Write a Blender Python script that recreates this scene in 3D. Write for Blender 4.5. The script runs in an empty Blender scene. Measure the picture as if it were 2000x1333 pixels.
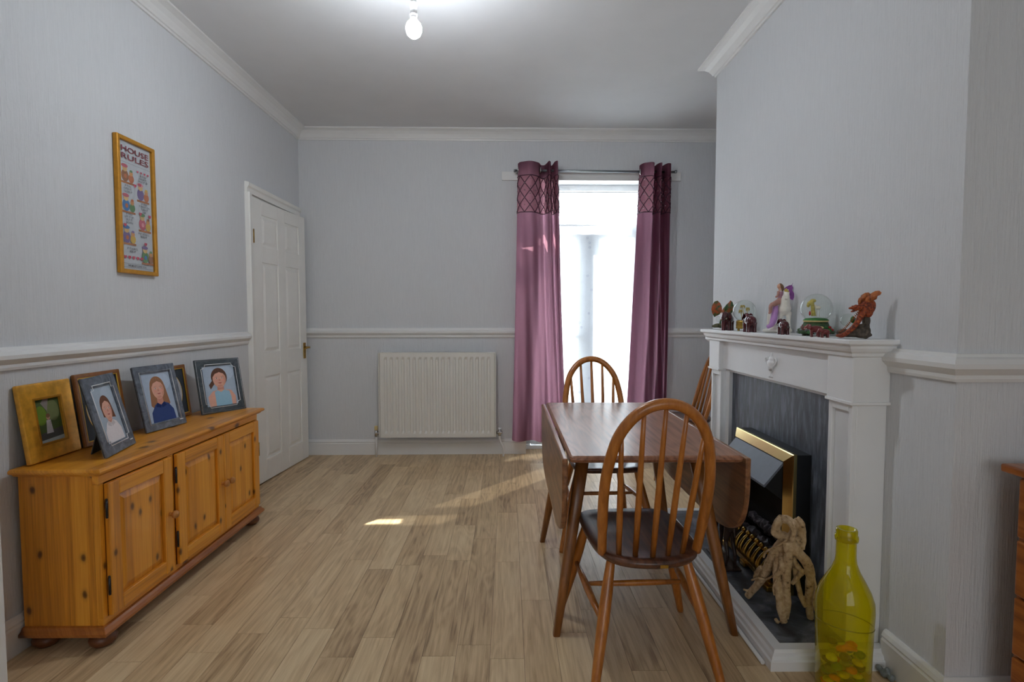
import bpy, bmesh, math, random
from mathutils import Vector, Matrix, Euler
random.seed(7)
PI = math.pi
SC = bpy.context.scene
COL = SC.collection

# ------------------------------------------------------------------ camera
cam_d = bpy.data.cameras.new('camera'); cam = bpy.data.objects.new('camera', cam_d); COL.objects.link(cam)
cam_d.sensor_width = 36.0; cam_d.lens = 36.0 * 1040 / 2000; cam_d.clip_start = 0.02; cam_d.clip_end = 200
cam.location = (0, 0, 1.15)
cam.rotation_euler = (math.radians(90 - 2.81), math.radians(0.03), math.radians(-0.45))
SC.camera = cam
# ------------------------------------------------------------------ view, world, sun, fill light
SC.view_settings.view_transform = 'Standard'; SC.view_settings.look = 'None'
SC.view_settings.gamma = 1.0; SC.view_settings.use_curve_mapping = False
SC.view_settings.exposure = 1.3
SC.cycles.use_denoising = True
SC.cycles.max_bounces = 12; SC.cycles.diffuse_bounces = 6; SC.cycles.transparent_max_bounces = 24
SC.cycles.sample_clamp_indirect = 6.0
SC.cycles.caustics_reflective = False; SC.cycles.caustics_refractive = False
W = bpy.data.worlds.new('sky'); SC.world = W; W.use_nodes = True
W.node_tree.nodes['Background'].inputs[0].default_value = (0.85, 0.93, 1.0, 1)
W.node_tree.nodes['Background'].inputs[1].default_value = 6.5
sun_d = bpy.data.lights.new('sun', 'SUN'); sun = bpy.data.objects.new('sun', sun_d); COL.objects.link(sun)
sun_d.energy = 9.0; sun_d.angle = math.radians(0.53); sun_d.color = (1.0, 0.95, 0.86)
sun.rotation_euler = Vector((-1.37, -1.55, -1.93)).to_track_quat('-Z', 'Y').to_euler()
def area(name, loc, target, sx, sy, e, col=(1, 1, 1)):
    d = bpy.data.lights.new(name, 'AREA'); o = bpy.data.objects.new(name, d); COL.objects.link(o)
    d.shape = 'RECTANGLE'; d.size = sx; d.size_y = sy; d.energy = e; d.color = col
    o.location = loc; o.rotation_euler = (Vector(target) - Vector(loc)).to_track_quat('-Z', 'Y').to_euler()
    return o
# added fill light behind the camera, in front of the closed rear blind
area('rear_fill', (0.2, -2.92, 1.55), (0.2, 2.0, 1.5), 2.4, 1.7, 11, (0.92, 0.96, 1.0))
# light portal in the garden door opening (only guides sky sampling)
pt = area('garden_door_portal', (0.68, 4.63, 1.1), (0.68, 0, 1.1), 1.1, 2.2, 1); pt.data.cycles.is_portal = True

# ------------------------------------------------------------------ materials
MATS = {}
def nt(name):
    m = bpy.data.materials.new(name); m.use_nodes = True
    t = m.node_tree; return m, t, t.nodes['Principled BSDF'], t.nodes['Material Output']
def C4(c): return (c[0], c[1], c[2], 1.0)
def S(*rgb):   # sRGB 0-255 -> linear
    return tuple(((v / 255) / 12.92 if v / 255 <= 0.04045 else ((v / 255 + 0.055) / 1.055) ** 2.4) for v in rgb)
def ramp(t, fac, stops):
    r = t.nodes.new('ShaderNodeValToRGB'); e = r.color_ramp.elements
    while len(e) < len(stops): e.new(0.5)
    for el, (p, c) in zip(e, stops): el.position = p; el.color = C4(c)
    t.links.new(fac, r.inputs['Fac']); return r
def coords(t, kind, scale, world=False):
    if world:
        g = t.nodes.new('ShaderNodeNewGeometry'); src = g.outputs['Position']
    else:
        g = t.nodes.new('ShaderNodeTexCoord'); src = g.outputs[kind]
    mp = t.nodes.new('ShaderNodeMapping'); mp.inputs['Scale'].default_value = scale
    t.links.new(src, mp.inputs['Vector']); return mp
def noise(t, vec, scale=1.0, detail=4.0, rough=0.55, dist=0.0):
    n = t.nodes.new('ShaderNodeTexNoise'); n.inputs['Scale'].default_value = scale
    n.inputs['Detail'].default_value = detail; n.inputs['Roughness'].default_value = rough; n.inputs['Distortion'].default_value = dist
    t.links.new(vec, n.inputs['Vector']); return n
def bump(t, b, h, strength, dist):
    n = t.nodes.new('ShaderNodeBump'); n.inputs['Strength'].default_value = strength; n.inputs['Distance'].default_value = dist
    t.links.new(h, n.inputs['Height']); t.links.new(n.outputs['Normal'], b.inputs['Normal']); return n
def plain(name, c, rough=0.5, metal=0.0, var=0.06, vs=30.0, bmp=0.0, bs=200.0, spec=0.5, coat=0.0):
    m, t, b, o = nt(name)
    mp = coords(t, 'Object', (1, 1, 1)); n = noise(t, mp.outputs[0], vs, 3)
    r = ramp(t, n.outputs['Fac'], [(0.3, [x * (1 - var) for x in c]), (0.7, [min(1, x * (1 + var)) for x in c])])
    t.links.new(r.outputs[0], b.inputs['Base Color'])
    b.inputs['Roughness'].default_value = rough; b.inputs['Metallic'].default_value = metal
    b.inputs['Specular IOR Level'].default_value = spec; b.inputs['Coat Weight'].default_value = coat
    if bmp:
        n2 = noise(t, mp.outputs[0], bs, 3); bump(t, b, n2.outputs['Fac'], bmp, 0.002)
    MATS[name] = m; return m
def mottled(name, stops, scale, rough=0.6, metal=0.0, bmp=0.3, bdist=0.002, detail=6, spec=0.5, sc3=(1, 1, 1), dist=0.0):
    m, t, b, o = nt(name)
    mp = coords(t, 'Object', sc3); n = noise(t, mp.outputs[0], scale, detail, 0.6, dist)
    r = ramp(t, n.outputs['Fac'], stops); t.links.new(r.outputs[0], b.inputs['Base Color'])
    b.inputs['Roughness'].default_value = rough; b.inputs['Metallic'].default_value = metal; b.inputs['Specular IOR Level'].default_value = spec
    if bmp: bump(t, b, n.outputs['Fac'], bmp, bdist)
    MATS[name] = m; return m
def wallpaper(name, c, world_stretch=(170, 170, 9), strength=0.55):
    m, t, b, o = nt(name)
    mp = coords(t, '', world_stretch, True); n = noise(t, mp.outputs[0], 1.0, 4, 0.6, 0.6)
    mp2 = coords(t, '', (70, 70, 60), True); n2 = noise(t, mp2.outputs[0], 1.0, 2)
    ad = t.nodes.new('ShaderNodeMath'); ad.operation = 'MULTIPLY_ADD'; ad.inputs[1].default_value = 0.45
    t.links.new(n2.outputs['Fac'], ad.inputs[0]); t.links.new(n.outputs['Fac'], ad.inputs[2])
    b.inputs['Base Color'].default_value = C4(c); b.inputs['Roughness'].default_value = 0.62; b.inputs['Specular IOR Level'].default_value = 0.3
    r = ramp(t, n.outputs['Fac'], [(0.25, [x * 0.95 for x in c]), (0.75, [min(1, x * 1.03) for x in c])])
    t.links.new(r.outputs[0], b.inputs['Base Color'])
    bump(t, b, ad.outputs[0], strength, 0.0035)
    MATS[name] = m; return m
def wood(name, cd, cm, cl, axis='z', fine=70.0, along=2.5, rough=0.4, rings=True, knots=False, bmp=0.08, coat=0.0, ringscale=9.0, freq=55.0):
    """grain along one axis in object space"""
    m, t, b, o = nt(name)
    k = {'x': 0, 'y': 1, 'z': 2}[axis]
    sc = [1.0, 1.0, 1.0]; sc[k] = along / fine
    mp = coords(t, 'Object', sc)
    oi = t.nodes.new('ShaderNodeObjectInfo'); mul = t.nodes.new('ShaderNodeMath'); mul.operation = 'MULTIPLY'; mul.inputs[1].default_value = 7.0
    t.links.new(oi.outputs['Random'], mul.inputs[0])
    cb = t.nodes.new('ShaderNodeCombineXYZ'); t.links.new(mul.outputs[0], cb.inputs[0]); t.links.new(mul.outputs[0], cb.inputs[1]); t.links.new(mul.outputs[0], cb.inputs[2])
    va = t.nodes.new('ShaderNodeVectorMath'); va.operation = 'ADD'; t.links.new(mp.outputs[0], va.inputs[0]); t.links.new(cb.outputs[0], va.inputs[1])
    n = noise(t, va.outputs[0], fine, 5, 0.6, 0.3)
    sc2 = [1.0, 1.0, 1.0]; sc2[k] = 0.16
    mp2 = coords(t, 'Object', sc2)
    va2 = t.nodes.new('ShaderNodeVectorMath'); va2.operation = 'ADD'; t.links.new(mp2.outputs[0], va2.inputs[0]); t.links.new(cb.outputs[0], va2.inputs[1])
    n2 = noise(t, va2.outputs[0], ringscale, 2, 0.5, 0.4)
    if rings:
        w = t.nodes.new('ShaderNodeMath'); w.operation = 'MULTIPLY'; w.inputs[1].default_value = freq; t.links.new(n2.outputs['Fac'], w.inputs[0])
        sn = t.nodes.new('ShaderNodeMath'); sn.operation = 'SINE'; t.links.new(w.outputs[0], sn.inputs[0])
        ma = t.nodes.new('ShaderNodeMath'); ma.operation = 'MULTIPLY_ADD'; ma.inputs[1].default_value = 0.11; t.links.new(sn.outputs[0], ma.inputs[0]); t.links.new(n.outputs['Fac'], ma.inputs[2])
        fac = ma.outputs[0]
    else:
        ma = t.nodes.new('ShaderNodeMath'); ma.operation = 'MULTIPLY_ADD'; ma.inputs[1].default_value = 0.5; t.links.new(n2.outputs['Fac'], ma.inputs[0])
        t.links.new(n.outputs['Fac'], ma.inputs[2]); sb = t.nodes.new('ShaderNodeMath'); sb.operation = 'SUBTRACT'; sb.inputs[1].default_value = 0.25
        t.links.new(ma.outputs[0], sb.inputs[0]); fac = sb.outputs[0]
    r = ramp(t, fac, [(0.25, cd), (0.5, cm), (0.75, cl)])
    col = r.outputs[0]
    if knots:
        sc3 = [1.0, 1.0, 1.0]; sc3[k] = 0.55
        mp3 = coords(t, 'Object', sc3)
        va3 = t.nodes.new('ShaderNodeVectorMath'); va3.operation = 'ADD'; t.links.new(mp3.outputs[0], va3.inputs[0]); t.links.new(cb.outputs[0], va3.inputs[1])
        v = t.nodes.new('ShaderNodeTexVoronoi'); v.inputs['Scale'].default_value = 9.0; t.links.new(va3.outputs[0], v.inputs['Vector'])
        kr = ramp(t, v.outputs['Distance'], [(0.0, (1, 1, 1)), (0.11, (0.75, 0.75, 0.75)), (0.2, (0, 0, 0))])
        mx = t.nodes.new('ShaderNodeMix'); mx.data_type = 'RGBA'
        t.links.new(kr.outputs[0], mx.inputs[0]); t.links.new(col, mx.inputs[6]); mx.inputs[7].default_value = C4([x * 0.28 for x in cd])
        col = mx.outputs[2]
    t.links.new(col, b.inputs['Base Color'])
    b.inputs['Roughness'].default_value = rough; b.inputs['Coat Weight'].default_value = coat; b.inputs['Coat Roughness'].default_value = 0.2
    bump(t, b, fac, bmp, 0.002)
    MATS[name] = m; return m
def thin_glass(name, c=(1, 1, 1), gloss=0.06, milk=0.0, milk_c=(1, 1, 1)):
    m, t, b, o = nt(name); t.nodes.remove(b)
    tr = t.nodes.new('ShaderNodeBsdfTransparent'); tr.inputs[0].default_value = C4(c)
    gl = t.nodes.new('ShaderNodeBsdfGlossy'); gl.inputs['Roughness'].default_value = 0.02
    fr = t.nodes.new('ShaderNodeLayerWeight'); fr.inputs[0].default_value = 0.5
    pw = t.nodes.new('ShaderNodeMath'); pw.operation = 'POWER'; pw.inputs[1].default_value = 3.2; t.links.new(fr.outputs['Facing'], pw.inputs[0])
    md = t.nodes.new('ShaderNodeMath'); md.operation = 'MULTIPLY_ADD'; md.inputs[1].default_value = 0.85; md.inputs[2].default_value = 0.03; t.links.new(pw.outputs[0], md.inputs[0])
    mx = t.nodes.new('ShaderNodeMixShader'); t.links.new(md.outputs[0], mx.inputs[0])
    src = tr.outputs[0]
    if milk:
        df = t.nodes.new('ShaderNodeBsdfDiffuse'); df.inputs[0].default_value = C4(milk_c)
        tl = t.nodes.new('ShaderNodeBsdfTranslucent'); tl.inputs[0].default_value = C4(milk_c)
        m0 = t.nodes.new('ShaderNodeMixShader'); m0.inputs[0].default_value = 0.5; t.links.new(df.outputs[0], m0.inputs[1]); t.links.new(tl.outputs[0], m0.inputs[2])
        m1 = t.nodes.new('ShaderNodeMixShader'); m1.inputs[0].default_value = milk; t.links.new(tr.outputs[0], m1.inputs[1]); t.links.new(m0.outputs[0], m1.inputs[2]); src = m1.outputs[0]
    t.links.new(src, mx.inputs[1]); t.links.new(gl.outputs[0], mx.inputs[2]); t.links.new(mx.outputs[0], o.inputs[0])
    MATS[name] = m; return m
def cloth(name, c, trans=0.4, clear=0.0, weave=900.0, tc=None):
    m, t, b, o = nt(name); t.nodes.remove(b)
    mp = coords(t, 'Object', (1, 1, 1)); n = noise(t, mp.outputs[0], 12, 3)
    mpw = coords(t, 'Object', (weave, weave * 0.1, weave * 0.35)); nw = noise(t, mpw.outputs[0], 1, 2)
    ad = t.nodes.new('ShaderNodeMath'); ad.operation = 'MULTIPLY_ADD'; ad.inputs[1].default_value = 0.5; t.links.new(n.outputs['Fac'], ad.inputs[0]); t.links.new(nw.outputs['Fac'], ad.inputs[2])
    r = ramp(t, ad.outputs[0], [(0.5, [x * 0.8 for x in c]), (1.0, [min(1, x * 1.2) for x in c])])
    df = t.nodes.new('ShaderNodeBsdfDiffuse'); t.links.new(r.outputs[0], df.inputs[0])
    tl = t.nodes.new('ShaderNodeBsdfTranslucent'); tl.inputs[0].default_value = C4(tc or c)
    mx = t.nodes.new('ShaderNodeMixShader'); mx.inputs[0].default_value = trans
    t.links.new(df.outputs[0], mx.inputs[1]); t.links.new(tl.outputs[0], mx.inputs[2]); src = mx.outputs[0]
    gl = t.nodes.new('ShaderNodeBsdfGlossy'); gl.inputs['Roughness'].default_value = 0.45; gl.inputs[0].default_value = C4([min(1, x * 2 + 0.05) for x in c])
    m2 = t.nodes.new('ShaderNodeMixShader'); m2.inputs[0].default_value = 0.06; t.links.new(src, m2.inputs[1]); t.links.new(gl.outputs[0], m2.inputs[2]); src = m2.outputs[0]
    if clear:
        tr = t.nodes.new('ShaderNodeBsdfTransparent'); m3 = t.nodes.new('ShaderNodeMixShader'); m3.inputs[0].default_value = clear
        t.links.new(src, m3.inputs[1]); t.links.new(tr.outputs[0], m3.inputs[2]); src = m3.outputs[0]
    t.links.new(src, o.inputs[0]); MATS[name] = m; return m
def glow(name, c, e):
    m, t, b, o = nt(name); b.inputs['Emission Color'].default_value = C4(c); b.inputs['Emission Strength'].default_value = e
    b.inputs['Base Color'].default_value = (1, 1, 1, 1); MATS[name] = m; return m
def flat(c, rough=0.6):
    key = 'print_%d_%d_%d' % tuple(c)
    if key not in MATS: plain(key, S(*c), rough, var=0.04, vs=60, spec=0.25)
    return MATS[key]

wallpaper('wallpaper', S(212, 214, 217), strength=0.8)
plain('ceiling_paint', S(216, 217, 219), 0.8, var=0.02, vs=5, bmp=0.12, bs=120)
plain('white_gloss', S(222, 222, 221), 0.35, var=0.02, vs=8)
plain('white_door', S(233, 232, 228), 0.45, var=0.02, vs=8)
plain('white_surround', S(229, 230, 231), 0.4, var=0.02, vs=8)
plain('radiator_paint', S(222, 220, 214), 0.4, var=0.02, vs=8)
plain('upvc', S(235, 236, 238), 0.35, var=0.02)
def pine(name, axis, tones, kscale=7.5):
    """pale orange pine glued up from strips, with dark knots; grain along axis"""
    m, t, b, o = nt(name); g = t.nodes.new('ShaderNodeTexCoord'); sp = t.nodes.new('ShaderNodeSeparateXYZ'); t.links.new(g.outputs['Object'], sp.inputs[0])
    oi = t.nodes.new('ShaderNodeObjectInfo'); k = {'x': 0, 'y': 1, 'z': 2}[axis]; oth = [i for i in range(3) if i != k]
    def mth(op, a, bb=None, c=None):
        n = t.nodes.new('ShaderNodeMath'); n.operation = op
        for i, v in enumerate((a, bb, c)):
            if v is None: continue
            if isinstance(v, (int, float)): n.inputs[i].default_value = v
            else: t.links.new(v, n.inputs[i])
        return n.outputs[0]
    rnd = mth('MULTIPLY', oi.outputs['Random'], 9.0)
    across = mth('ADD', mth('ADD', sp.outputs[oth[0]], sp.outputs[oth[1]]), rnd); along = mth('ADD', sp.outputs[k], rnd)
    strip = mth('FLOOR', mth('MULTIPLY', across, 21.0))
    wn = t.nodes.new('ShaderNodeTexWhiteNoise'); wn.noise_dimensions = '1D'; t.links.new(strip, wn.inputs['W'])
    def vec(sx, sy, sz_=None):
        c = t.nodes.new('ShaderNodeCombineXYZ'); t.links.new(mth('MULTIPLY', across, sx), c.inputs[0]); t.links.new(mth('MULTIPLY', along, sy), c.inputs[1])
        if sz_ is not None: t.links.new(mth('MULTIPLY', wn.outputs['Value'], sz_), c.inputs[2])
        return c.outputs[0]
    n1 = noise(t, vec(130, 3.0, 40), 1, 4, 0.6, 0.3)
    f = mth('MULTIPLY_ADD', wn.outputs['Value'], 0.26, mth('MULTIPLY_ADD', n1.outputs['Fac'], 0.7, 0.03))
    r = ramp(t, f, [(0.25, tones[0]), (0.5, tones[1]), (0.78, tones[2])])
    wob = noise(t, vec(30, 12), 1, 2); kv = t.nodes.new('ShaderNodeVectorMath'); kv.operation = 'MULTIPLY_ADD'; t.links.new(wob.outputs['Color'], kv.inputs[0]); kv.inputs[1].default_value = (0.06, 0.09, 0); t.links.new(vec(kscale, kscale * 0.62), kv.inputs[2])
    v = t.nodes.new('ShaderNodeTexVoronoi'); v.voronoi_dimensions = '2D'; v.inputs['Scale'].default_value = 1.0; t.links.new(kv.outputs[0], v.inputs['Vector'])
    kr = ramp(t, v.outputs['Distance'], [(0.0, (0.95, 0.95, 0.95)), (0.045, (0.75, 0.75, 0.75)), (0.075, (0.2, 0.2, 0.2)), (0.13, (0, 0, 0))])
    mx = t.nodes.new('ShaderNodeMix'); mx.data_type = 'RGBA'; t.links.new(kr.outputs[0], mx.inputs[0]); t.links.new(r.outputs[0], mx.inputs[6]); mx.inputs[7].default_value = C4(S(62, 26, 8))
    t.links.new(mx.outputs[2], b.inputs['Base Color']); b.inputs['Roughness'].default_value = 0.36; b.inputs['Coat Weight'].default_value = 0.25; b.inputs['Coat Roughness'].default_value = 0.2
    bump(t, b, n1.outputs['Fac'], 0.05, 0.002); MATS[name] = m
PT = (S(170, 104, 18), S(216, 142, 36), S(236, 168, 60))
pine('pine', 'z', PT); pine('pine_x', 'y', PT, 5.0); pine('pine_plain', 'y', (S(128, 70, 22), S(166, 98, 36), S(188, 118, 48)), 4.0)
plain('pine_knob', S(176, 118, 58), 0.35, var=0.12, vs=50)
plain('bun_foot', S(100, 56, 28), 0.4, var=0.15, vs=30)
wood('elm_dark', S(52, 30, 20), S(84, 50, 34), S(112, 70, 48), 'y', fine=70, along=3, rough=0.34, rings=True, coat=0.3, ringscale=7)
wood('elm_table', S(104, 64, 42), S(142, 94, 66), S(160, 110, 80), 'y', fine=90, along=4, rough=0.36, rings=True, coat=0.12, ringscale=4, bmp=0.0, freq=150.0)
wood('elm_leaf', S(98, 62, 38), S(130, 86, 54), S(154, 106, 70), 'y', fine=75, along=3, rough=0.36, rings=True, coat=0.2, ringscale=6)
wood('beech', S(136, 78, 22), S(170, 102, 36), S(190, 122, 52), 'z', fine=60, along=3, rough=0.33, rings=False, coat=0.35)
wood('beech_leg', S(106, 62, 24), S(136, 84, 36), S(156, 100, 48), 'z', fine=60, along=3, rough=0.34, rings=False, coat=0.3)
wood('honey_pine', S(120, 62, 16), S(150, 82, 26), S(168, 98, 38), 'y', fine=50, along=2, rough=0.36, rings=True, coat=0.3)
mottled('slate', [(0.3, S(50, 54, 60)), (0.5, S(82, 88, 98)), (0.72, S(128, 134, 146))], 14, 0.45, bmp=0.25, sc3=(1.0, 3.0, 0.6), detail=8)
mottled('slate_hearth', [(0.3, S(48, 50, 55)), (0.5, S(78, 84, 94)), (0.72, S(136, 142, 152))], 11, 0.4, bmp=0.2, detail=8, dist=0.6)
plain('brass', S(228, 206, 140), 0.2, 1.0, var=0.08, vs=12)
plain('old_brass', S(170, 134, 62), 0.32, 1.0, var=0.2, vs=60)
plain('chrome', S(200, 200, 200), 0.2, 1.0)
plain('steel_pole', S(150, 156, 160), 0.28, 1.0)
plain('black_metal', S(26, 28, 32), 0.4, 0.0, var=0.1)
plain('hood_metal', S(104, 110, 122), 0.5, 0.0, var=0.05)
plain('fire_black', S(8, 8, 9), 0.8, 0.0)
mottled('coal', [(0.3, S(30, 28, 31)), (0.55, S(78, 72, 80)), (0.75, S(136, 128, 136))], 60, 0.65, bmp=0.5)
mottled('driftwood', [(0.3, S(70, 52, 36)), (0.42, S(176, 148, 112)), (0.75, S(216, 192, 158))], 55, 0.75, bmp=0.9, bdist=0.005, detail=7)
mottled('ebony', [(0.3, S(34, 23, 20)), (0.7, S(66, 46, 40))], 30, 0.4, bmp=0.1)
plain('dado_white', S(224, 224, 223), 0.4, var=0.015, vs=8)
cloth('curtain_cloth', S(100, 58, 73), 0.54, 0.0, tc=S(166, 120, 136))
cloth('curtain_band', S(106, 62, 76), 0.48, 0.0, tc=S(180, 128, 138))
plain('lattice', S(60, 14, 40), 0.5)
cloth('net', S(196, 200, 207), 0.6, 0.06, tc=S(196, 200, 207))
plain('net_flower', S(165, 168, 190), 0.7)
thin_glass('pane_glass', (0.96, 0.98, 0.98))
thin_glass('globe_glass', (0.94, 0.97, 0.95))
thin_glass('bottle_glass', (0.94, 0.89, 0.10), milk=0.32, milk_c=S(222, 206, 10))
thin_glass('picture_glass', (0.99, 0.99, 0.99))
glow('bulb_glow', (0.88, 0.94, 1.0), 215.0)
plain('white_plastic', S(225, 226, 228), 0.4)
plain('gold_frame', S(224, 164, 58), 0.3, 0.2, var=0.25, vs=25)
plain('gilt', S(196, 138, 40), 0.34, 0.4, var=0.12, vs=40)
mottled('slate_card', [(0.3, S(62, 70, 80)), (0.5, S(92, 100, 112)), (0.72, S(122, 130, 142))], 26, 0.5, bmp=0, detail=5, dist=1.2)
mottled('dark_card', [(0.3, S(44, 54, 60)), (0.5, S(62, 72, 78)), (0.72, S(84, 92, 98))], 30, 0.5, bmp=0, detail=5, dist=1.2)
plain('frame_wood', S(132, 82, 34), 0.35, var=0.2)
plain('frame_back', S(52, 54, 52), 0.8)
plain('plum_elephant', S(78, 26, 34), 0.22, var=0.3, vs=25, coat=0.4)
plain('red_elephant', S(112, 36, 38), 0.3, var=0.3, vs=30, coat=0.3)
plain('ivory', S(226, 218, 200), 0.35)
mottled('dragon_rust', [(0.35, S(62, 18, 8)), (0.5, S(140, 54, 16)), (0.7, S(190, 96, 34))], 150, 0.45, bmp=0.9, bdist=0.004)
mottled('dragon_wing', [(0.35, S(88, 40, 14)), (0.5, S(158, 82, 32)), (0.7, S(196, 118, 58))], 90, 0.5, bmp=0.7, sc3=(1, 1, 0.4))
mottled('dragon_green', [(0.3, S(12, 46, 26)), (0.45, S(40, 80, 34)), (0.55, S(150, 70, 24)), (0.75, S(186, 84, 30))], 34, 0.4, bmp=0.4)
mottled('rock', [(0.3, S(36, 30, 28)), (0.5, S(78, 68, 58)), (0.75, S(120, 108, 92))], 70, 0.7, bmp=0.8, bdist=0.004)
mottled('rock_green', [(0.3, S(22, 44, 30)), (0.5, S(66, 72, 48)), (0.75, S(150, 120, 70))], 70, 0.6, bmp=0.7, bdist=0.004)
plain('gold_base', S(178, 146, 66), 0.3, 0.6, var=0.2, vs=40)
plain('palm_gold', S(196, 172, 84), 0.5, var=0.2, vs=80)
plain('unicorn_white', S(232, 228, 218), 0.35, var=0.05)
plain('skin', S(214, 164, 138), 0.5)
plain('fairy_pink', S(186, 140, 160), 0.5, var=0.2, vs=80)
plain('fairy_skin', S(180, 134, 124), 0.5, var=0.15, vs=60)
plain('fairy_lilac', S(190, 142, 204), 0.5, var=0.1)
plain('fairy_hair', S(134, 104, 74), 0.6, var=0.2)
plain('butterfly', S(126, 62, 138), 0.45, var=0.3, vs=60)
plain('leaf_green', S(46, 116, 46), 0.5, var=0.3, vs=60)
plain('moss', S(52, 78, 44), 0.6, var=0.4, vs=80, bmp=0.5)
plain('flower_red', S(176, 26, 30), 0.4)
plain('mush_cream', S(222, 200, 140), 0.5, var=0.1)
plain('pebble_grey', S(120, 128, 128), 0.45, var=0.25, vs=60)
plain('giraffe', S(196, 178, 90), 0.5, var=0.3, vs=90)
mottled('patio', [(0.3, S(176, 170, 160)), (0.7, S(206, 200, 190))], 3, 0.9, bmp=0.1)
plain('garden_wall', S(214, 214, 208), 0.9, var=0.06, vs=4)
plain('rail_grey', S(96, 112, 130), 0.5)

# floor planks: grain in world space, every plank its own shade and offset
def plank_material():
    m, t, b, o = nt('oak_plank')
    g = t.nodes.new('ShaderNodeNewGeometry'); oi = t.nodes.new('ShaderNodeObjectInfo')
    mul = t.nodes.new('ShaderNodeMath'); mul.operation = 'MULTIPLY'; mul.inputs[1].default_value = 37.0; t.links.new(oi.outputs['Random'], mul.inputs[0])
    cb = t.nodes.new('ShaderNodeCombineXYZ'); t.links.new(mul.outputs[0], cb.inputs[0]); t.links.new(mul.outputs[0], cb.inputs[1])
    va = t.nodes.new('ShaderNodeVectorMath'); va.operation = 'ADD'; t.links.new(g.outputs['Position'], va.inputs[0]); t.links.new(cb.outputs[0], va.inputs[1])
    mp = t.nodes.new('ShaderNodeMapping'); mp.inputs['Scale'].default_value = (70, 3.2, 1); t.links.new(va.outputs[0], mp.inputs[0]); n1 = noise(t, mp.outputs[0], 1, 6, 0.65, 0.4)
    mp2 = t.nodes.new('ShaderNodeMapping'); mp2.inputs['Scale'].default_value = (9, 1.5, 1); t.links.new(va.outputs[0], mp2.inputs[0]); n2 = noise(t, mp2.outputs[0], 1, 2, 0.5, 0.8)
    w = t.nodes.new('ShaderNodeMath'); w.operation = 'MULTIPLY'; w.inputs[1].default_value = 42.0; t.links.new(n2.outputs['Fac'], w.inputs[0])
    sn = t.nodes.new('ShaderNodeMath'); sn.operation = 'SINE'; t.links.new(w.outputs[0], sn.inputs[0])
    a1 = t.nodes.new('ShaderNodeMath'); a1.operation = 'MULTIPLY_ADD'; a1.inputs[1].default_value = 0.06; t.links.new(sn.outputs[0], a1.inputs[0]); t.links.new(n1.outputs['Fac'], a1.inputs[2])
    a2 = t.nodes.new('ShaderNodeMath'); a2.operation = 'MULTIPLY_ADD'; a2.inputs[1].default_value = 0.30; t.links.new(oi.outputs['Random'], a2.inputs[0]); t.links.new(a1.outputs[0], a2.inputs[2])
    a3 = t.nodes.new('ShaderNodeMath'); a3.operation = 'MULTIPLY_ADD'; a3.inputs[1].default_value = 0.22; t.links.new(n2.outputs['Fac'], a3.inputs[0]); t.links.new(a2.outputs[0], a3.inputs[2])
    r = ramp(t, a3.outputs[0], [(0.42, S(140, 114, 84)), (0.62, S(186, 158, 121)), (0.80, S(206, 179, 140)), (1.0, S(220, 196, 157))])
    t.links.new(r.outputs[0], b.inputs['Base Color']); b.inputs['Roughness'].default_value = 0.36; b.inputs['Specular IOR Level'].default_value = 0.45
    bump(t, b, n1.outputs['Fac'], 0.06, 0.002)
    MATS['oak_plank'] = m
plank_material()
plain('floor_gap', S(92, 70, 52), 0.7)

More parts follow.
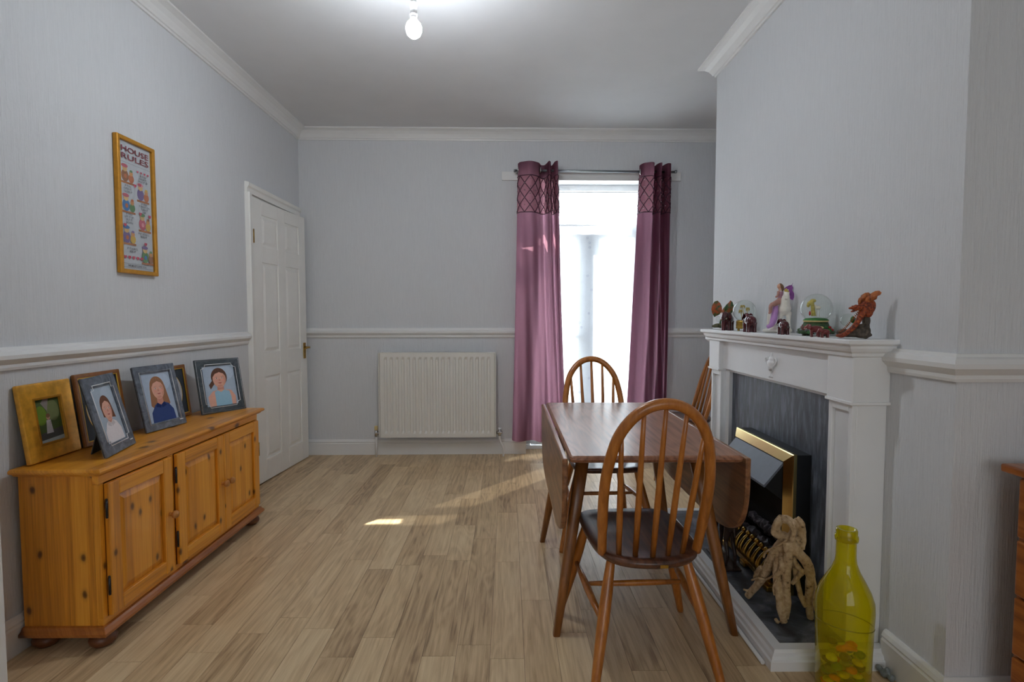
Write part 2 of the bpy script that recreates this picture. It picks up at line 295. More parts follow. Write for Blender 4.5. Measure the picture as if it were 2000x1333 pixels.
# ------------------------------------------------------------------ mesh builder
class MB:
    def __init__(s): s.v = []; s.f = []; s.sm = []; s.mi = []
    def add(s, vs, fs, smooth=False, m=0):
        o = len(s.v); s.v += [tuple(v) for v in vs]
        for f in fs: s.f.append([i + o for i in f]); s.sm.append(smooth); s.mi.append(m)
        return s
    def box(s, x0, x1, y0, y1, z0, z1, m=0):
        v = [(x, y, z) for z in (z0, z1) for y in (y0, y1) for x in (x0, x1)]
        return s.add(v, [(0, 2, 3, 1), (4, 5, 7, 6), (0, 1, 5, 4), (2, 6, 7, 3), (0, 4, 6, 2), (1, 3, 7, 5)], False, m)
    def tube(s, pts, rad, n=12, cap=True, m=0, smooth=True, flatten=None, closed=False):
        pts = [Vector(p) for p in pts]; k = len(pts)
        if not isinstance(rad, (list, tuple)): rad = [rad] * k
        T = []
        for i in range(k):
            a = pts[(i - 1) % k] if closed or i > 0 else pts[i]; b = pts[(i + 1) % k] if closed or i < k - 1 else pts[i]
            T.append((b - a).normalized())
        up = Vector((0, 0, 1)) if abs(T[0].z) < 0.9 else Vector((1, 0, 0))
        u = (up - T[0] * up.dot(T[0])).normalized(); vs = []
        for i in range(k):
            u = (u - T[i] * u.dot(T[i])).normalized(); w = T[i].cross(u)
            fu, fw = flatten if flatten else (1, 1)
            for j in range(n):
                a = 2 * PI * j / n; vs.append(pts[i] + (u * math.cos(a) * fu + w * math.sin(a) * fw) * rad[i])
        fs = [(i * n + j, i * n + (j + 1) % n, ((i + 1) % k) * n + (j + 1) % n, ((i + 1) % k) * n + j) for i in range(k if closed else k - 1) for j in range(n)]
        s.add(vs, fs, smooth, m)
        if cap and not closed:
            o = len(s.v) - len(vs); s.f.append([o + j for j in range(n)][::-1]); s.f.append([o + (k - 1) * n + j for j in range(n)]); s.sm += [False] * 2; s.mi += [m] * 2
        return s
    def cyl(s, p0, p1, r0, r1=None, n=16, m=0): return s.tube([p0, p1], [r0, r0 if r1 is None else r1], n, True, m)
    def lathe(s, prof, c=(0, 0, 0), n=24, m=0, smooth=True, axis='z', sx=1, sy=1):
        vs = []; k = len(prof)
        for r, h in prof:
            for j in range(n):
                a = 2 * PI * j / n; x, y = r * math.cos(a) * sx, r * math.sin(a) * sy
                p = {'z': (x, y, h), 'x': (h, x, y), 'y': (x, h, y)}[axis]
                vs.append((c[0] + p[0], c[1] + p[1], c[2] + p[2]))
        fs = [(i * n + j, i * n + (j + 1) % n, (i + 1) * n + (j + 1) % n, (i + 1) * n + j) for i in range(k - 1) for j in range(n)]
        o = len(s.v); s.add(vs, fs, smooth, m)
        if prof[0][0] > 1e-5: s.f.append([o + j for j in range(n)][::-1]); s.sm.append(False); s.mi.append(m)
        if prof[-1][0] > 1e-5: s.f.append([o + (k - 1) * n + j for j in range(n)]); s.sm.append(False); s.mi.append(m)
        return s
    def ball(s, c, r, n=12, m=0, rot=None):
        if not isinstance(r, (list, tuple)): r = (r, r, r)
        vs = []; h = max(4, n // 2 + 1); R = Euler(rot).to_matrix() if rot else None
        for i in range(h + 1):
            th = PI * i / h
            for j in range(n):
                a = 2 * PI * j / n; p = Vector((r[0] * math.sin(th) * math.cos(a), r[1] * math.sin(th) * math.sin(a), r[2] * math.cos(th)))
                if R: p = R @ p
                vs.append((c[0] + p.x, c[1] + p.y, c[2] + p.z))
        fs = [(i * n + j, (i + 1) * n + j, (i + 1) * n + (j + 1) % n, i * n + (j + 1) % n) for i in range(h) for j in range(n)]
        return s.add(vs, fs, True, m)
    def prism(s, poly, axis, a0, a1, m=0, smooth=False):
        """poly: 2D points in the two other axes (in xyz order)"""
        k = len(poly); vs = []
        for a in (a0, a1):
            for p, q in poly: vs.append({'x': (a, p, q), 'y': (p, a, q), 'z': (p, q, a)}[axis])
        fs = [(i, (i + 1) % k, k + (i + 1) % k, k + i) for i in range(k)]
        o = len(s.v); s.add(vs, fs, smooth, m)
        s.f.append([o + i for i in range(k)][::-1]); s.f.append([o + k + i for i in range(k)]); s.sm += [False] * 2; s.mi += [m] * 2
        return s
    def run(s, prof, p0, p1, nrm, m0=0.0, m1=0.0, mat=0):
        """moulding: profile (t out of wall, z) swept from p0 to p1, ends mitred by m*t"""
        p0, p1, nrm = Vector(p0), Vector(p1), Vector(nrm).normalized(); d = (p1 - p0).normalized(); k = len(prof); vs = []
        for t, z in prof: vs.append(p0 + nrm * t + d * (t * m0) + Vector((0, 0, z)))
        for t, z in prof: vs.append(p1 + nrm * t - d * (t * m1) + Vector((0, 0, z)))
        fs = [(i, (i + 1) % k, k + (i + 1) % k, k + i) for i in range(k)]
        o = len(s.v); s.add(vs, fs, False, mat)
        s.f.append([o + i for i in range(k)][::-1]); s.f.append([o + k + i for i in range(k)]); s.sm += [False] * 2; s.mi += [mat] * 2
        return s
    def poly(s, pts, m=0): return s.add(pts, [tuple(range(len(pts)))], False, m)
    def mesh(s, name, mats, fix=True):
        me = bpy.data.meshes.new(name); me.from_pydata(s.v, [], s.f)
        me.polygons.foreach_set('use_smooth', s.sm); me.polygons.foreach_set('material_index', s.mi)
        for m in mats: me.materials.append(MATS[m] if isinstance(m, str) else m)
        if fix:
            bm = bmesh.new(); bm.from_mesh(me); bmesh.ops.recalc_face_normals(bm, faces=bm.faces); bm.to_mesh(me); bm.free()
        me.update(); return me
    def build(s, name, mats, parent=None, bevel=0.0, seg=2, fix=True, remesh=0.0, subsurf=0, smooth_iter=0, loc=None, rot=None):
        if not isinstance(mats, (list, tuple)): mats = [mats]
        o = bpy.data.objects.new(name, s.mesh(name, mats, fix)); COL.objects.link(o)
        if parent is not None: o.parent = parent
        if loc is not None: o.location = loc
        if rot is not None: o.rotation_euler = rot
        if bevel:
            b = o.modifiers.new('bevel', 'BEVEL'); b.width = bevel; b.segments = seg; b.limit_method = 'ANGLE'; b.angle_limit = math.radians(40)
        if remesh:
            r = o.modifiers.new('remesh', 'REMESH'); r.mode = 'VOXEL'; r.voxel_size = remesh; r.use_smooth_shade = True
            if smooth_iter:
                q = o.modifiers.new('smooth', 'SMOOTH'); q.iterations = smooth_iter; q.factor = 0.5
        if subsurf:
            q = o.modifiers.new('subd', 'SUBSURF'); q.levels = subsurf; q.render_levels = subsurf
        return o
def empty(name, loc=(0, 0, 0), rot=(0, 0, 0)):
    o = bpy.data.objects.new(name, None); COL.objects.link(o); o.location = loc; o.rotation_euler = rot; o.empty_display_size = 0.05; return o
def tag(o, label, cat, group=None):
    o['label'] = label; o['category'] = cat
    if group: o['group'] = group
    return o
def struct(o, label=None, cat=None):
    o['kind'] = 'structure'
    if label: o['label'] = label
    if cat: o['category'] = cat
    return o
def copy_tree(o, parent=None):
    c = o.copy(); COL.objects.link(c); c.parent = parent
    for ch in list(o.children): copy_tree(ch, c)
    return c
def lerp(a, b, t): return a + (b - a) * t
def spline(pts, n):
    """Catmull-Rom through points (tuples of any length)"""
    out = []; k = len(pts)
    for i in range(k - 1):
        p0, p1, p2, p3 = pts[max(i - 1, 0)], pts[i], pts[i + 1], pts[min(i + 2, k - 1)]
        for j in range(n):
            t = j / n
            out.append(tuple(0.5 * (2 * b + (c - a) * t + (2 * a - 5 * b + 4 * c - d) * t * t + (3 * b - a - 3 * c + d) * t ** 3) for a, b, c, d in zip(p0, p1, p2, p3)))
    out.append(tuple(pts[-1])); return out

# ------------------------------------------------------------------ room dimensions
XL, D, ZC = -1.68, 4.35, 2.63          # left wall, back wall at the left corner, ceiling
BROT = math.radians(0.69)              # the back wall is not quite square to the room
XC, YN, YF, XR = 1.235, 1.45, 3.20, 1.80   # chimney breast face, near and far side, right wall
YB = -3.0                              # wall behind the camera
OS0, OS1, OZ = 1.83, 2.89, 2.243       # garden door opening in the back wall
BLOC, BR3 = (XL, D, 0), (0, 0, BROT)
def bw(s, t, z):                       # point on the back wall: along, out into the room, up
    return Vector((XL + s * math.cos(BROT) + t * math.sin(BROT), D + s * math.sin(BROT) - t * math.cos(BROT), z))

# ================================================================== THE SETTING
# ---- floor: base sheet plus single planks
fl = struct(MB().box(XL - 0.15, XR + 0.15, YB, 4.72, -0.06, -0.0015).build('floor', 'floor_gap'))
PW = 0.115
col_i = 0
x = -0.061 - PW * 14
while x < XR:
    y = 1.22 - random.uniform(0, 0.6)
    x0, x1 = max(x, XL), min(x + PW, XR)
    if x1 - x0 > 0.01:
        while y < 4.66:
            L_ = random.choice((0.42, 0.55, 0.62, 0.7, 0.88))
            y0, y1 = max(y, 1.15), min(y + L_, 4.68)
            if x0 > XC and 0.5 * (y0 + y1) < YF and y0 > YN: y += L_; continue
            if y1 - y0 > 0.05:
                g = 0.0006
                p = MB().box(-(x1 - x0) / 2 + g, (x1 - x0) / 2 - g, -(y1 - y0) / 2 + g, (y1 - y0) / 2 - g, -0.008, 0.0).build('plank', 'oak_plank', fl)
                p.location = ((x0 + x1) / 2, (y0 + y1) / 2, 0)
            y += L_
    x += PW
MB().box(XL, XR, YB, 1.15, -0.012, 0.0).build('floor_sheet', 'oak_plank', fl)

# ---- ceiling and walls
struct(MB().box(XL - 0.15, XR + 0.15, YB - 0.15, 4.8, ZC, ZC + 0.12).build('ceiling', 'ceiling_paint'))
DY0, DY1, DZ = 3.525, 4.285, 1.935
wl = MB()
wl.box(XL - 0.15, XL, YB - 0.15, DY0, 0, ZC).box(XL - 0.15, XL, DY1, D + 0.3, 0, ZC).box(XL - 0.15, XL, DY0, DY1, DZ, ZC).box(XL - 0.19, XL - 0.15, DY0 - 0.1, DY1 + 0.1, 0, DZ + 0.1)
struct(wl.build('wall_left', 'wallpaper'))
wb = MB()
wb.box(-0.15, OS0, 0, 0.28, 0, ZC).box(OS1, 3.75, 0, 0.28, 0, ZC).box(OS0, OS1, 0, 0.28, OZ, ZC)
struct(wb.build('wall_back', 'wallpaper', loc=BLOC, rot=BR3))
struct(MB().box(XR, XR + 0.15, YB - 0.15, 4.8, 0, ZC).build('wall_right', 'wallpaper'))
struct(MB().box(XC, XR, YN, YF, 0, ZC).build('wall_chimney_breast', 'wallpaper'))
struct(MB().box(XL, -1.492, 1.40, 1.548, 0, ZC).build('wall_pier', 'white_gloss'))
wr = MB()
BX0, BX1, BZ0, BZ1 = -1.0, 1.4, 0.7, 2.4
wr.box(XL, BX0, YB - 0.15, YB, 0, ZC).box(BX1, XR, YB - 0.15, YB, 0, ZC).box(BX0, BX1, YB - 0.15, YB, 0, BZ0).box(BX0, BX1, YB - 0.15, YB, BZ1, ZC)
struct(wr.build('wall_rear', 'wallpaper'))
win = struct(empty('window_1', (0.2, YB, BZ0)))
wm = MB()
for xx in (-1.2, -0.4, 0.36, 1.16): wm.box(xx, xx + 0.04, -0.1, -0.04, 0, 1.7)
wm.box(-1.2, 1.2, -0.1, -0.04, 0, 0.05).box(-1.2, 1.2, -0.1, -0.04, 1.65, 1.7)
wm.build('window_frame', 'upvc', win)
for xx in (-1.16, -0.36, 0.40): MB().box(xx, xx + 0.76, -0.073, -0.067, 0.05, 1.65).build('pane', 'pane_glass', win)
cloth('blind_cloth', S(205, 204, 200), 0.25)
bl_ = tag(MB().box(-1.19, 1.19, -0.034, -0.032, 0.01, 1.69).build('added_blind', 'blind_cloth', loc=(0.2, YB, BZ0)), 'unseen pale blind added to hold back sky light at the rear window', 'blind')  # unseen blind, added to cut the sky light from behind the camera

# ---- cornice, dado rail, baseboard
COR = [(0, 0), (0.086, 0), (0.086, -0.009), (0.074, -0.013), (0.056, -0.021), (0.037, -0.038), (0.024, -0.058), (0.02, -0.068), (0.012, -0.07), (0.010, -0.08), (0, -0.08)]
COR = [(t, z + ZC) for t, z in COR]
DAD = [(0, 0.965), (0.010, 0.965), (0.013, 0.974), (0.013, 0.984), (0.020, 0.991), (0.031, 1.003), (0.032, 1.016), (0.024, 1.029), (0.013, 1.034), (0.011, 1.043), (0, 1.043)]
BAS = [(0, 0), (0.018, 0), (0.018, 0.092), (0.013, 0.098), (0.017, 0.106), (0.012, 0.118), (0.005, 0.126), (0, 0.126)]
SEND = 3.5
tn = [0]
def trim(mb, mat='dado_white', nm=None):
    tn[0] += 1; return struct(mb.build(nm or 'trim_%d' % tn[0], mat))
trim(MB().run(COR, (XL, YB, 0), (XL, D, 0), (1, 0, 0), 0, 1))
trim(MB().run(COR, bw(0, 0, 0), bw(SEND, 0, 0), bw(0, 1, 0) - bw(0, 0, 0), 1, 0))
cc = MB().run(COR, (XC, YN, 0), (XC, YF, 0), (-1, 0, 0), -1, -1)
cc.run(COR, (XR, YN, 0), (XC, YN, 0), (0, -1, 0), 0, -1).run(COR, (XC, YF, 0), (XR, YF, 0), (0, 1, 0), -1, 0)
trim(cc)
trim(MB().run(DAD, (XL, 1.55, 0), (XL, 3.44, 0), (1, 0, 0)))
nb = bw(0, 1, 0) - bw(0, 0, 0)
trim(MB().run(DAD, bw(0.0, 0, 0), bw(1.80, 0, 0), nb))
trim(MB().run(DAD, bw(2.92, 0, 0), bw(SEND - 0.03, 0, 0), nb))
trim(MB().run(DAD, (XC, YN, 0), (XC, 1.705, 0), (-1, 0, 0), -1, 0).run(DAD, (XR, YN, 0), (XC, YN, 0), (0, -1, 0), 0, -1))
trim(MB().run(DAD, (XC, 3.0, 0), (XC, YF, 0), (-1, 0, 0), 0, -1).run(DAD, (XC, YF, 0), (XR, YF, 0), (0, 1, 0), -1, 0))
trim(MB().run(BAS, (XL, 1.55, 0), (XL, 3.44, 0), (1, 0, 0)), nm='baseboard_left')
trim(MB().run(BAS, bw(0.0, 0, 0), bw(OS0, 0, 0), nb), nm='baseboard_back')
trim(MB().run(BAS, bw(2.9, 0, 0), bw(SEND - 0.02, 0, 0), nb), nm='baseboard_alcove')
trim(MB().run(BAS, (XC, YN, 0), (XC, 1.68, 0), (-1, 0, 0), -1, 0).run(BAS, (XR, YN, 0), (XC, YN, 0), (0, -1, 0), 0, -1), nm='baseboard_chimney')
trim(MB().run(BAS, (XC, 2.97, 0), (XC, YF, 0), (-1, 0, 0), 0, -1).run(BAS, (XC, YF, 0), (XR, YF, 0), (0, 1, 0), -1, 0), nm='baseboard_chimney_far')

# ---- door to the hall, ajar, with its architrave
ar = MB()
AP = [(0, 0), (0.0, 0.016), (0.03, 0.018), (0.04, 0.026), (0.06, 0.03), (0.065, 0.022), (0.07, 0)]
ar.prism([(XL + q, DY0 - 0.002 - p) for p, q in AP], 'z', 0, DZ + 0.005)
ar.prism([(XL + q, DZ + 0.002 + p) for p, q in AP], 'y', DY0 - 0.07, D - 0.03)
ar.box(XL - 0.15, XL, DY0 - 0.002, DY0 + 0.018, 0, DZ).box(XL - 0.15, XL, DY0, DY1, DZ - 0.018, DZ + 0.002)
trim(ar, 'white_door')
ang = math.atan2(0.725, 0.066)
door = struct(empty('door_1', (XL + 0.004, 3.546, 0.006), (0, 0, ang)), 'white six-panel door standing slightly ajar in the left corner', 'door')
DWD, DHT = 0.728, 1.912
db = MB().box(0, DWD, 0.007, 0.04, 0, DHT)
cols_ = [(0.105, 0.315), (0.415, 0.625)]; rows_ = [(0.15, 0.72), (0.885, 1.50), (1.61, 1.82)]
xs = [0, 0.105, 0.315, 0.415, 0.625, DWD]
for i in (0, 2, 4): db.box(xs[i], xs[i + 1], 0, 0.01, 0, DHT)
zs = [0, 0.15, 0.72, 0.885, 1.50, 1.61, 1.82, DHT]
for i in (0, 2, 4, 6):
    for c0, c1 in cols_: db.box(c0, c1, 0, 0.01, zs[i], zs[i + 1])
db.build('slab', 'white_door', door, bevel=0.002)
for c0, c1 in cols_:
    for r0, r1 in rows_:
        e, h = 0.012, 0.034
        v = [(c0 + e, 0.0075, r0 + e), (c1 - e, 0.0075, r0 + e), (c1 - e, 0.0075, r1 - e), (c0 + e, 0.0075, r1 - e),
             (c0 + h, 0.001, r0 + h), (c1 - h, 0.001, r0 + h), (c1 - h, 0.001, r1 - h), (c0 + h, 0.001, r1 - h)]
        MB().add(v, [(0, 1, 5, 4), (1, 2, 6, 5), (2, 3, 7, 6), (3, 0, 4, 7), (4, 5, 6, 7)]).build('panel', 'white_door', door)
hd = MB().box(DWD - 0.062, DWD - 0.024, -0.004, 0.001, 0.80, 0.925).build('handle_plate', 'old_brass', door, bevel=0.002)
hl = MB(); hl.cyl((DWD - 0.043, -0.003, 0.888), (DWD - 0.043, -0.045, 0.888), 0.008)
hl.tube(spline([(DWD - 0.043, -0.043, 0.888), (DWD - 0.075, -0.046, 0.889), (DWD - 0.12, -0.043, 0.884)], 5), 0.0075)
hl.build('lever', 'old_brass', hd)
for z in (0.2, 1.62):
    MB().cyl((0.0, -0.004, z), (0.0, -0.004, z + 0.09), 0.006, n=10).build('hinge', 'old_brass', door)

# ---- garden door opening: reveals, fanlight, two glazed leaves, threshold
def bwbuild(mb, name, mat, parent=None, bevel=0.0):
    o = mb.build(name, mat, parent, bevel=bevel)
    if parent is None: o.location = BLOC; o.rotation_euler = BR3
    return o
rv = MB().box(OS0, OS1, 0.16, 0.22, OZ - 0.05, OZ).box(OS0, OS0 + 0.045, 0.16, 0.22, 0, OZ - 0.05).box(OS1 - 0.045, OS1, 0.16, 0.22, 0, OZ - 0.05).box(OS0 + 0.045, OS1 - 0.045, 0.16, 0.22, 1.87, 1.915)
rv.box(OS0, OS1, 0.14, 0.28, -0.001, 0.03)
f_ = bwbuild(rv, 'window_2', 'upvc', bevel=0.003); struct(f_, 'white frame and fanlight of the garden doors', 'window frame')
MB().box(OS0 + 0.045, OS1 - 0.045, 0.187, 0.193, 1.915, OZ - 0.05).build('pane', 'pane_glass', f_)
def leaf(nm, s0, s1, handle):
    r = struct(empty(nm, BLOC, BR3))
    fr = MB()
    for a, b in ((s0, s0 + 0.10), (s1 - 0.10, s1)): fr.box(a, b, 0.155, 0.205, 0.035, 1.865)
    for a, b in ((0.035, 0.22), (1.795, 1.865)): fr.box(s0 + 0.1, s1 - 0.1, 0.155, 0.205, a, b)
    fr.build('leaf_frame', 'upvc', r, bevel=0.004)
    MB().box(s0 + 0.1, s1 - 0.1, 0.178, 0.184, 0.22, 1.795).build('pane', 'pane_glass', r)
    if handle:
        hh = MB().box(handle - 0.013, handle + 0.013, 0.149, 0.156, 0.82, 1.02).build('handle_plate', 'brass', r, bevel=0.003)
        MB().tube(spline([(handle, 0.15, 0.97), (handle, 0.115, 0.97), (handle - 0.02, 0.108, 0.97), (handle - 0.1, 0.11, 0.965)], 4), 0.008).build('lever', 'brass', hh)
    return r
SM = 2.36
leaf('door_2', OS0 + 0.047, SM - 0.001, SM - 0.06)
leaf('door_3', SM + 0.001, OS1 - 0.047, None)

# ---- outside: patio, low pale garden wall, hand rail
struct(MB().box(-8, 12, 4.75, 14, -0.14, -0.06).build('ground_patio', 'patio'), 'pale sunlit patio outside the garden doors', 'ground')
struct(MB().box(-8, 12, 11.6, 11.8, -0.06, 1.0).build('wall_garden', 'garden_wall'))
hr = MB().cyl((-0.6, 6.2, 0.95), (2.6, 6.2, 0.95), 0.028)
for xx in (-0.5, 0.5, 1.5, 2.5): hr.cyl((xx, 6.2, -0.06), (xx, 6.2, 0.95), 0.02)
tag(hr.build('handrail', 'rail_grey'), 'grey metal handrail outside beyond the garden doors', 'handrail')

# ================================================================== FURNITURE
# ---- pine sideboard
SX0, SX1, SY0, SY1, SZ = -1.655, -1.385, 1.785, 2.925, 0.635
sb = tag(empty('sideboard', ((SX0 + SX1) / 2, (SY0 + SY1) / 2, 0)), 'low knotty pine sideboard with three panelled doors and bun feet', 'sideboard')
OX, OY = (SX0 + SX1) / 2, (SY0 + SY1) / 2
def L2(mb):  # shift world coordinates into the sideboard's own frame
    mb.v = [(a - OX, b - OY, c) for a, b, c in mb.v]; return mb
def slab(x0, x1, y0, y1, prof):
    """stack of rectangles: prof = (outset, z)"""
    mb = MB(); vs = []; fs = []
    for o_, z in prof: vs += [(x0 - o_ * 0.2, y0 - o_, z), (x1 + o_, y0 - o_, z), (x1 + o_, y1 + o_, z), (x0 - o_ * 0.2, y1 + o_, z)]
    k = len(prof)
    for i in range(k - 1):
        for j in range(4): fs.append((i * 4 + j, i * 4 + (j + 1) % 4, (i + 1) * 4 + (j + 1) % 4, (i + 1) * 4 + j))
    fs += [(3, 2, 1, 0), tuple((k - 1) * 4 + j for j in range(4))]
    return mb.add(vs, fs)
L2(slab(SX0, SX1, SY0, SY1, [(0.004, 0.606), (0.012, 0.609), (0.018, 0.616), (0.028, 0.62), (0.03, 0.627), (0.026, 0.633), (0.02, SZ)])).build('top', 'pine_x', sb)
L2(slab(SX0, SX1, SY0, SY1, [(0.014, 0.052), (0.02, 0.056), (0.02, 0.066), (0.012, 0.074), (0.008, 0.083), (0.0, 0.086)])).build('plinth', 'pine_plain', sb)
L2(MB().box(SX0, SX1 - 0.0225, SY0, SY0 + 0.02, 0.085, 0.607)).build('side_panel', 'pine', sb, bevel=0.002)
L2(MB().box(SX0, SX1 - 0.0225, SY1 - 0.02, SY1, 0.085, 0.607)).build('side_panel', 'pine', sb, bevel=0.002)
L2(MB().box(SX0, SX0 + 0.012, SY0 + 0.02, SY1 - 0.02, 0.085, 0.607).box(SX0 + 0.01, SX1 - 0.04, SY0 + 0.02, SY1 - 0.02, 0.085, 0.1)).build('back_panel', 'pine', sb)
L2(MB().box(SX1 - 0.022, SX1, SY0, SY1, 0.576, 0.607)).build('top_rail', 'pine_x', sb, bevel=0.002)
L2(MB().box(SX1 - 0.022, SX1, SY0, SY1, 0.085, 0.108)).build('bottom_rail', 'pine_x', sb, bevel=0.002)
for a, b in ((SY0, SY0 + 0.022), (2.152, 2.186), (SY1 - 0.022, SY1)):
    L2(MB().box(SX1 - 0.022, SX1, a, b, 0.108, 0.576)).build('stile', 'pine', sb, bevel=0.0015)
bun = MB().lathe([(0.012, 0.0), (0.03, 0.003), (0.041, 0.015), (0.043, 0.026), (0.038, 0.038), (0.026, 0.046), (0.028, 0.053), (0.0, 0.053)], n=20)
for a in (SX0 + 0.045, SX1 - 0.03):
    for b in (SY0 + 0.035, SY1 - 0.035):
        bun.build('bun_foot', 'bun_foot', sb, loc=(a - OX, b - OY, 0))
def sb_door(y0, y1, knob_y, knob_z, hinge_y):
    z0, z1 = 0.110, 0.574; x0, x1 = SX1 + 0.0005, SX1 + 0.0185; w = 0.052
    d = L2(MB().box(x0, x0 + 0.004, y0 + 0.02, y1 - 0.02, z0 + 0.02, z1 - 0.02)).build('door', 'pine', sb)
    for a, b in ((y0, y0 + w), (y1 - w, y1)): L2(MB().box(x0, x1, a, b, z0, z1)).build('door_stile', 'pine', d, bevel=0.003)
    for a, b in ((z0, z0 + w), (z1 - w, z1)): L2(MB().box(x0, x1 - 0.0006, y0 + w, y1 - w, a, b)).build('door_rail', 'pine_x', d, bevel=0.003)
    a0, a1, b0, b1 = y0 + w + 0.002, y1 - w - 0.002, z0 + w + 0.002, z1 - w - 0.002; e = 0.024
    v = [(x0 + 0.005, a0, b0), (x0 + 0.005, a1, b0), (x0 + 0.005, a1, b1), (x0 + 0.005, a0, b1), (x0 + 0.013, a0 + e, b0 + e), (x0 + 0.013, a1 - e, b0 + e), (x0 + 0.013, a1 - e, b1 - e), (x0 + 0.013, a0 + e, b1 - e)]
    L2(MB().add(v, [(0, 1, 5, 4), (1, 2, 6, 5), (2, 3, 7, 6), (3, 0, 4, 7), (4, 5, 6, 7), (3, 2, 1, 0)])).build('door_panel', 'pine', d)
    L2(MB().lathe([(0.009, 0), (0.007, 0.006), (0.0075, 0.012), (0.015, 0.018), (0.0165, 0.025), (0.013, 0.032), (0.0, 0.034)], (x1 - 0.001, knob_y, knob_z), 18, axis='x')).build('knob', 'pine_knob', d)
    if hinge_y:
        for z in (0.19, 0.46):
            h = MB().cyl((x1 - 0.008, hinge_y, z), (x1 - 0.008, hinge_y, z + 0.055), 0.0045, n=10); h.ball((x1 - 0.008, hinge_y, z + 0.058), 0.0045, 8).ball((x1 - 0.008, hinge_y, z - 0.003), 0.0045, 8)
            L2(h).build('hinge', 'black_metal', d)
sb_door(1.806, 2.150, 2.126, 0.345, 1.8045)
sb_door(2.188, 2.543, 2.520, 0.345, 2.186)
sb_door(2.547, 2.902, 2.571, 0.345, 2.9035)

# ---- drop-leaf table
TX0, TX1, TY0, TY1, TZ = 0.203, 0.785, 1.735, 2.83, 0.682
TCX, TCY = (TX0 + TX1) / 2, (TY0 + TY1) / 2
tb = tag(empty('drop_leaf_table', (TCX, TCY, 0)), 'dark elm drop-leaf table with both leaves hanging down', 'table')
hw, hl_ = (TX1 - TX0) / 2, (TY1 - TY0) / 2
tt = MB(); pr = [(0.012, -0.024), (0.003, -0.02), (0.0, -0.012), (0.003, -0.004), (0.010, 0.0)]
rings = []
for o_, z in pr:
    ring = []
    for cx, cy, a0 in ((hw, hl_, 0), (-hw, hl_, 90), (-hw, -hl_, 180), (hw, -hl_, 270)):
        rr = 0.018
        for q in range(5):
            a = math.radians(a0 + q * 22.5)
            ring.append((cx - math.copysign(rr, cx) + math.cos(a) * (rr - o_), cy - math.copysign(rr, cy) + math.sin(a) * (rr - o_), TZ + z))
    rings.append(ring)
k = len(rings[0]); vs = [p for r_ in rings for p in r_]
fs = [(i * k + j, i * k + (j + 1) % k, (i + 1) * k + (j + 1) % k, (i + 1) * k + j) for i in range(len(pr) - 1) for j in range(k)] + [tuple(range(k))[::-1], tuple((len(pr) - 1) * k + j for j in range(k))]
tt.add(vs, fs).build('top', 'elm_table', tb)
for sgn in (-1, 1):
    out = []
    n_ = 40; drop = 0.318
    for i in range(n_ + 1):
        a = PI * i / n_; ex = 0.42
        yy = -math.copysign(abs(math.cos(a)) ** ex, math.cos(a)) * hl_ * 0.995; zz = -abs(math.sin(a)) ** 0.55 * (drop - 0.01)
        out.append((yy, zz))
    out = [(-hl_ * 0.995, -0.004)] + [(y_, z_ - 0.01) for y_, z_ in out[1:-1]] + [(hl_ * 0.995, -0.004)]
    xa = sgn * (hw + 0.004)
    lf = MB().prism([(y_, TZ - 0.004 + z_) for y_, z_ in out], 'x', xa, xa + sgn * 0.019)
    lo = lf.build('leaf', 'elm_leaf', tb, bevel=0.005)
    MB().box(sgn * (hw - 0.06), sgn * (hw + 0.004), -0.02, 0.02, TZ - 0.027, TZ - 0.0235).build('hinge', 'old_brass', tb)
LT = {}
for sx in (-1, 1):
    for sy, yb in ((-1, 1.862), (1, 2.651)):
        top = Vector((sx * 0.205, sy * 0.30, TZ - 0.026)); bot = Vector((sx * 0.320, yb - TCY, 0.0))
        m_ = MB(); d = bot - top
        # flat tapering leg, wide at the top
        vs = []; sec = [(0.0, 0.040, 0.016), (0.35, 0.036, 0.0165), (0.7, 0.029, 0.0155), (1.0, 0.021, 0.013)]
        for f, wx, wy in sec:
            c = top + d * f
            for a in range(12):
                an = 2 * PI * a / 12; ca, sa = math.cos(an), math.sin(an)
                vs.append((c.x + math.copysign(abs(ca) ** 0.5, ca) * wx * 0.62, c.y + math.copysign(abs(sa) ** 0.5, sa) * wy * 1.35, c.z))
        fs = [(i * 12 + j, i * 12 + (j + 1) % 12, (i + 1) * 12 + (j + 1) % 12, (i + 1) * 12 + j) for i in range(3) for j in range(12)] + [tuple(range(12)), tuple(36 + j for j in range(12))[::-1]]
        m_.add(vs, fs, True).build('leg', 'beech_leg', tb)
        LT[(sx, sy)] = (top, bot)
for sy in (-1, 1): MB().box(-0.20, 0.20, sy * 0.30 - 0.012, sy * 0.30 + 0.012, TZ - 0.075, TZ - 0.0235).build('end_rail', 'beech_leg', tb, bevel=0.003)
for sx in (-1, 1): MB().box(sx * 0.15 - 0.012, sx * 0.15 + 0.012, -0.29, 0.29, TZ - 0.065, TZ - 0.0235).build('side_rail', 'beech_leg', tb, bevel=0.003)

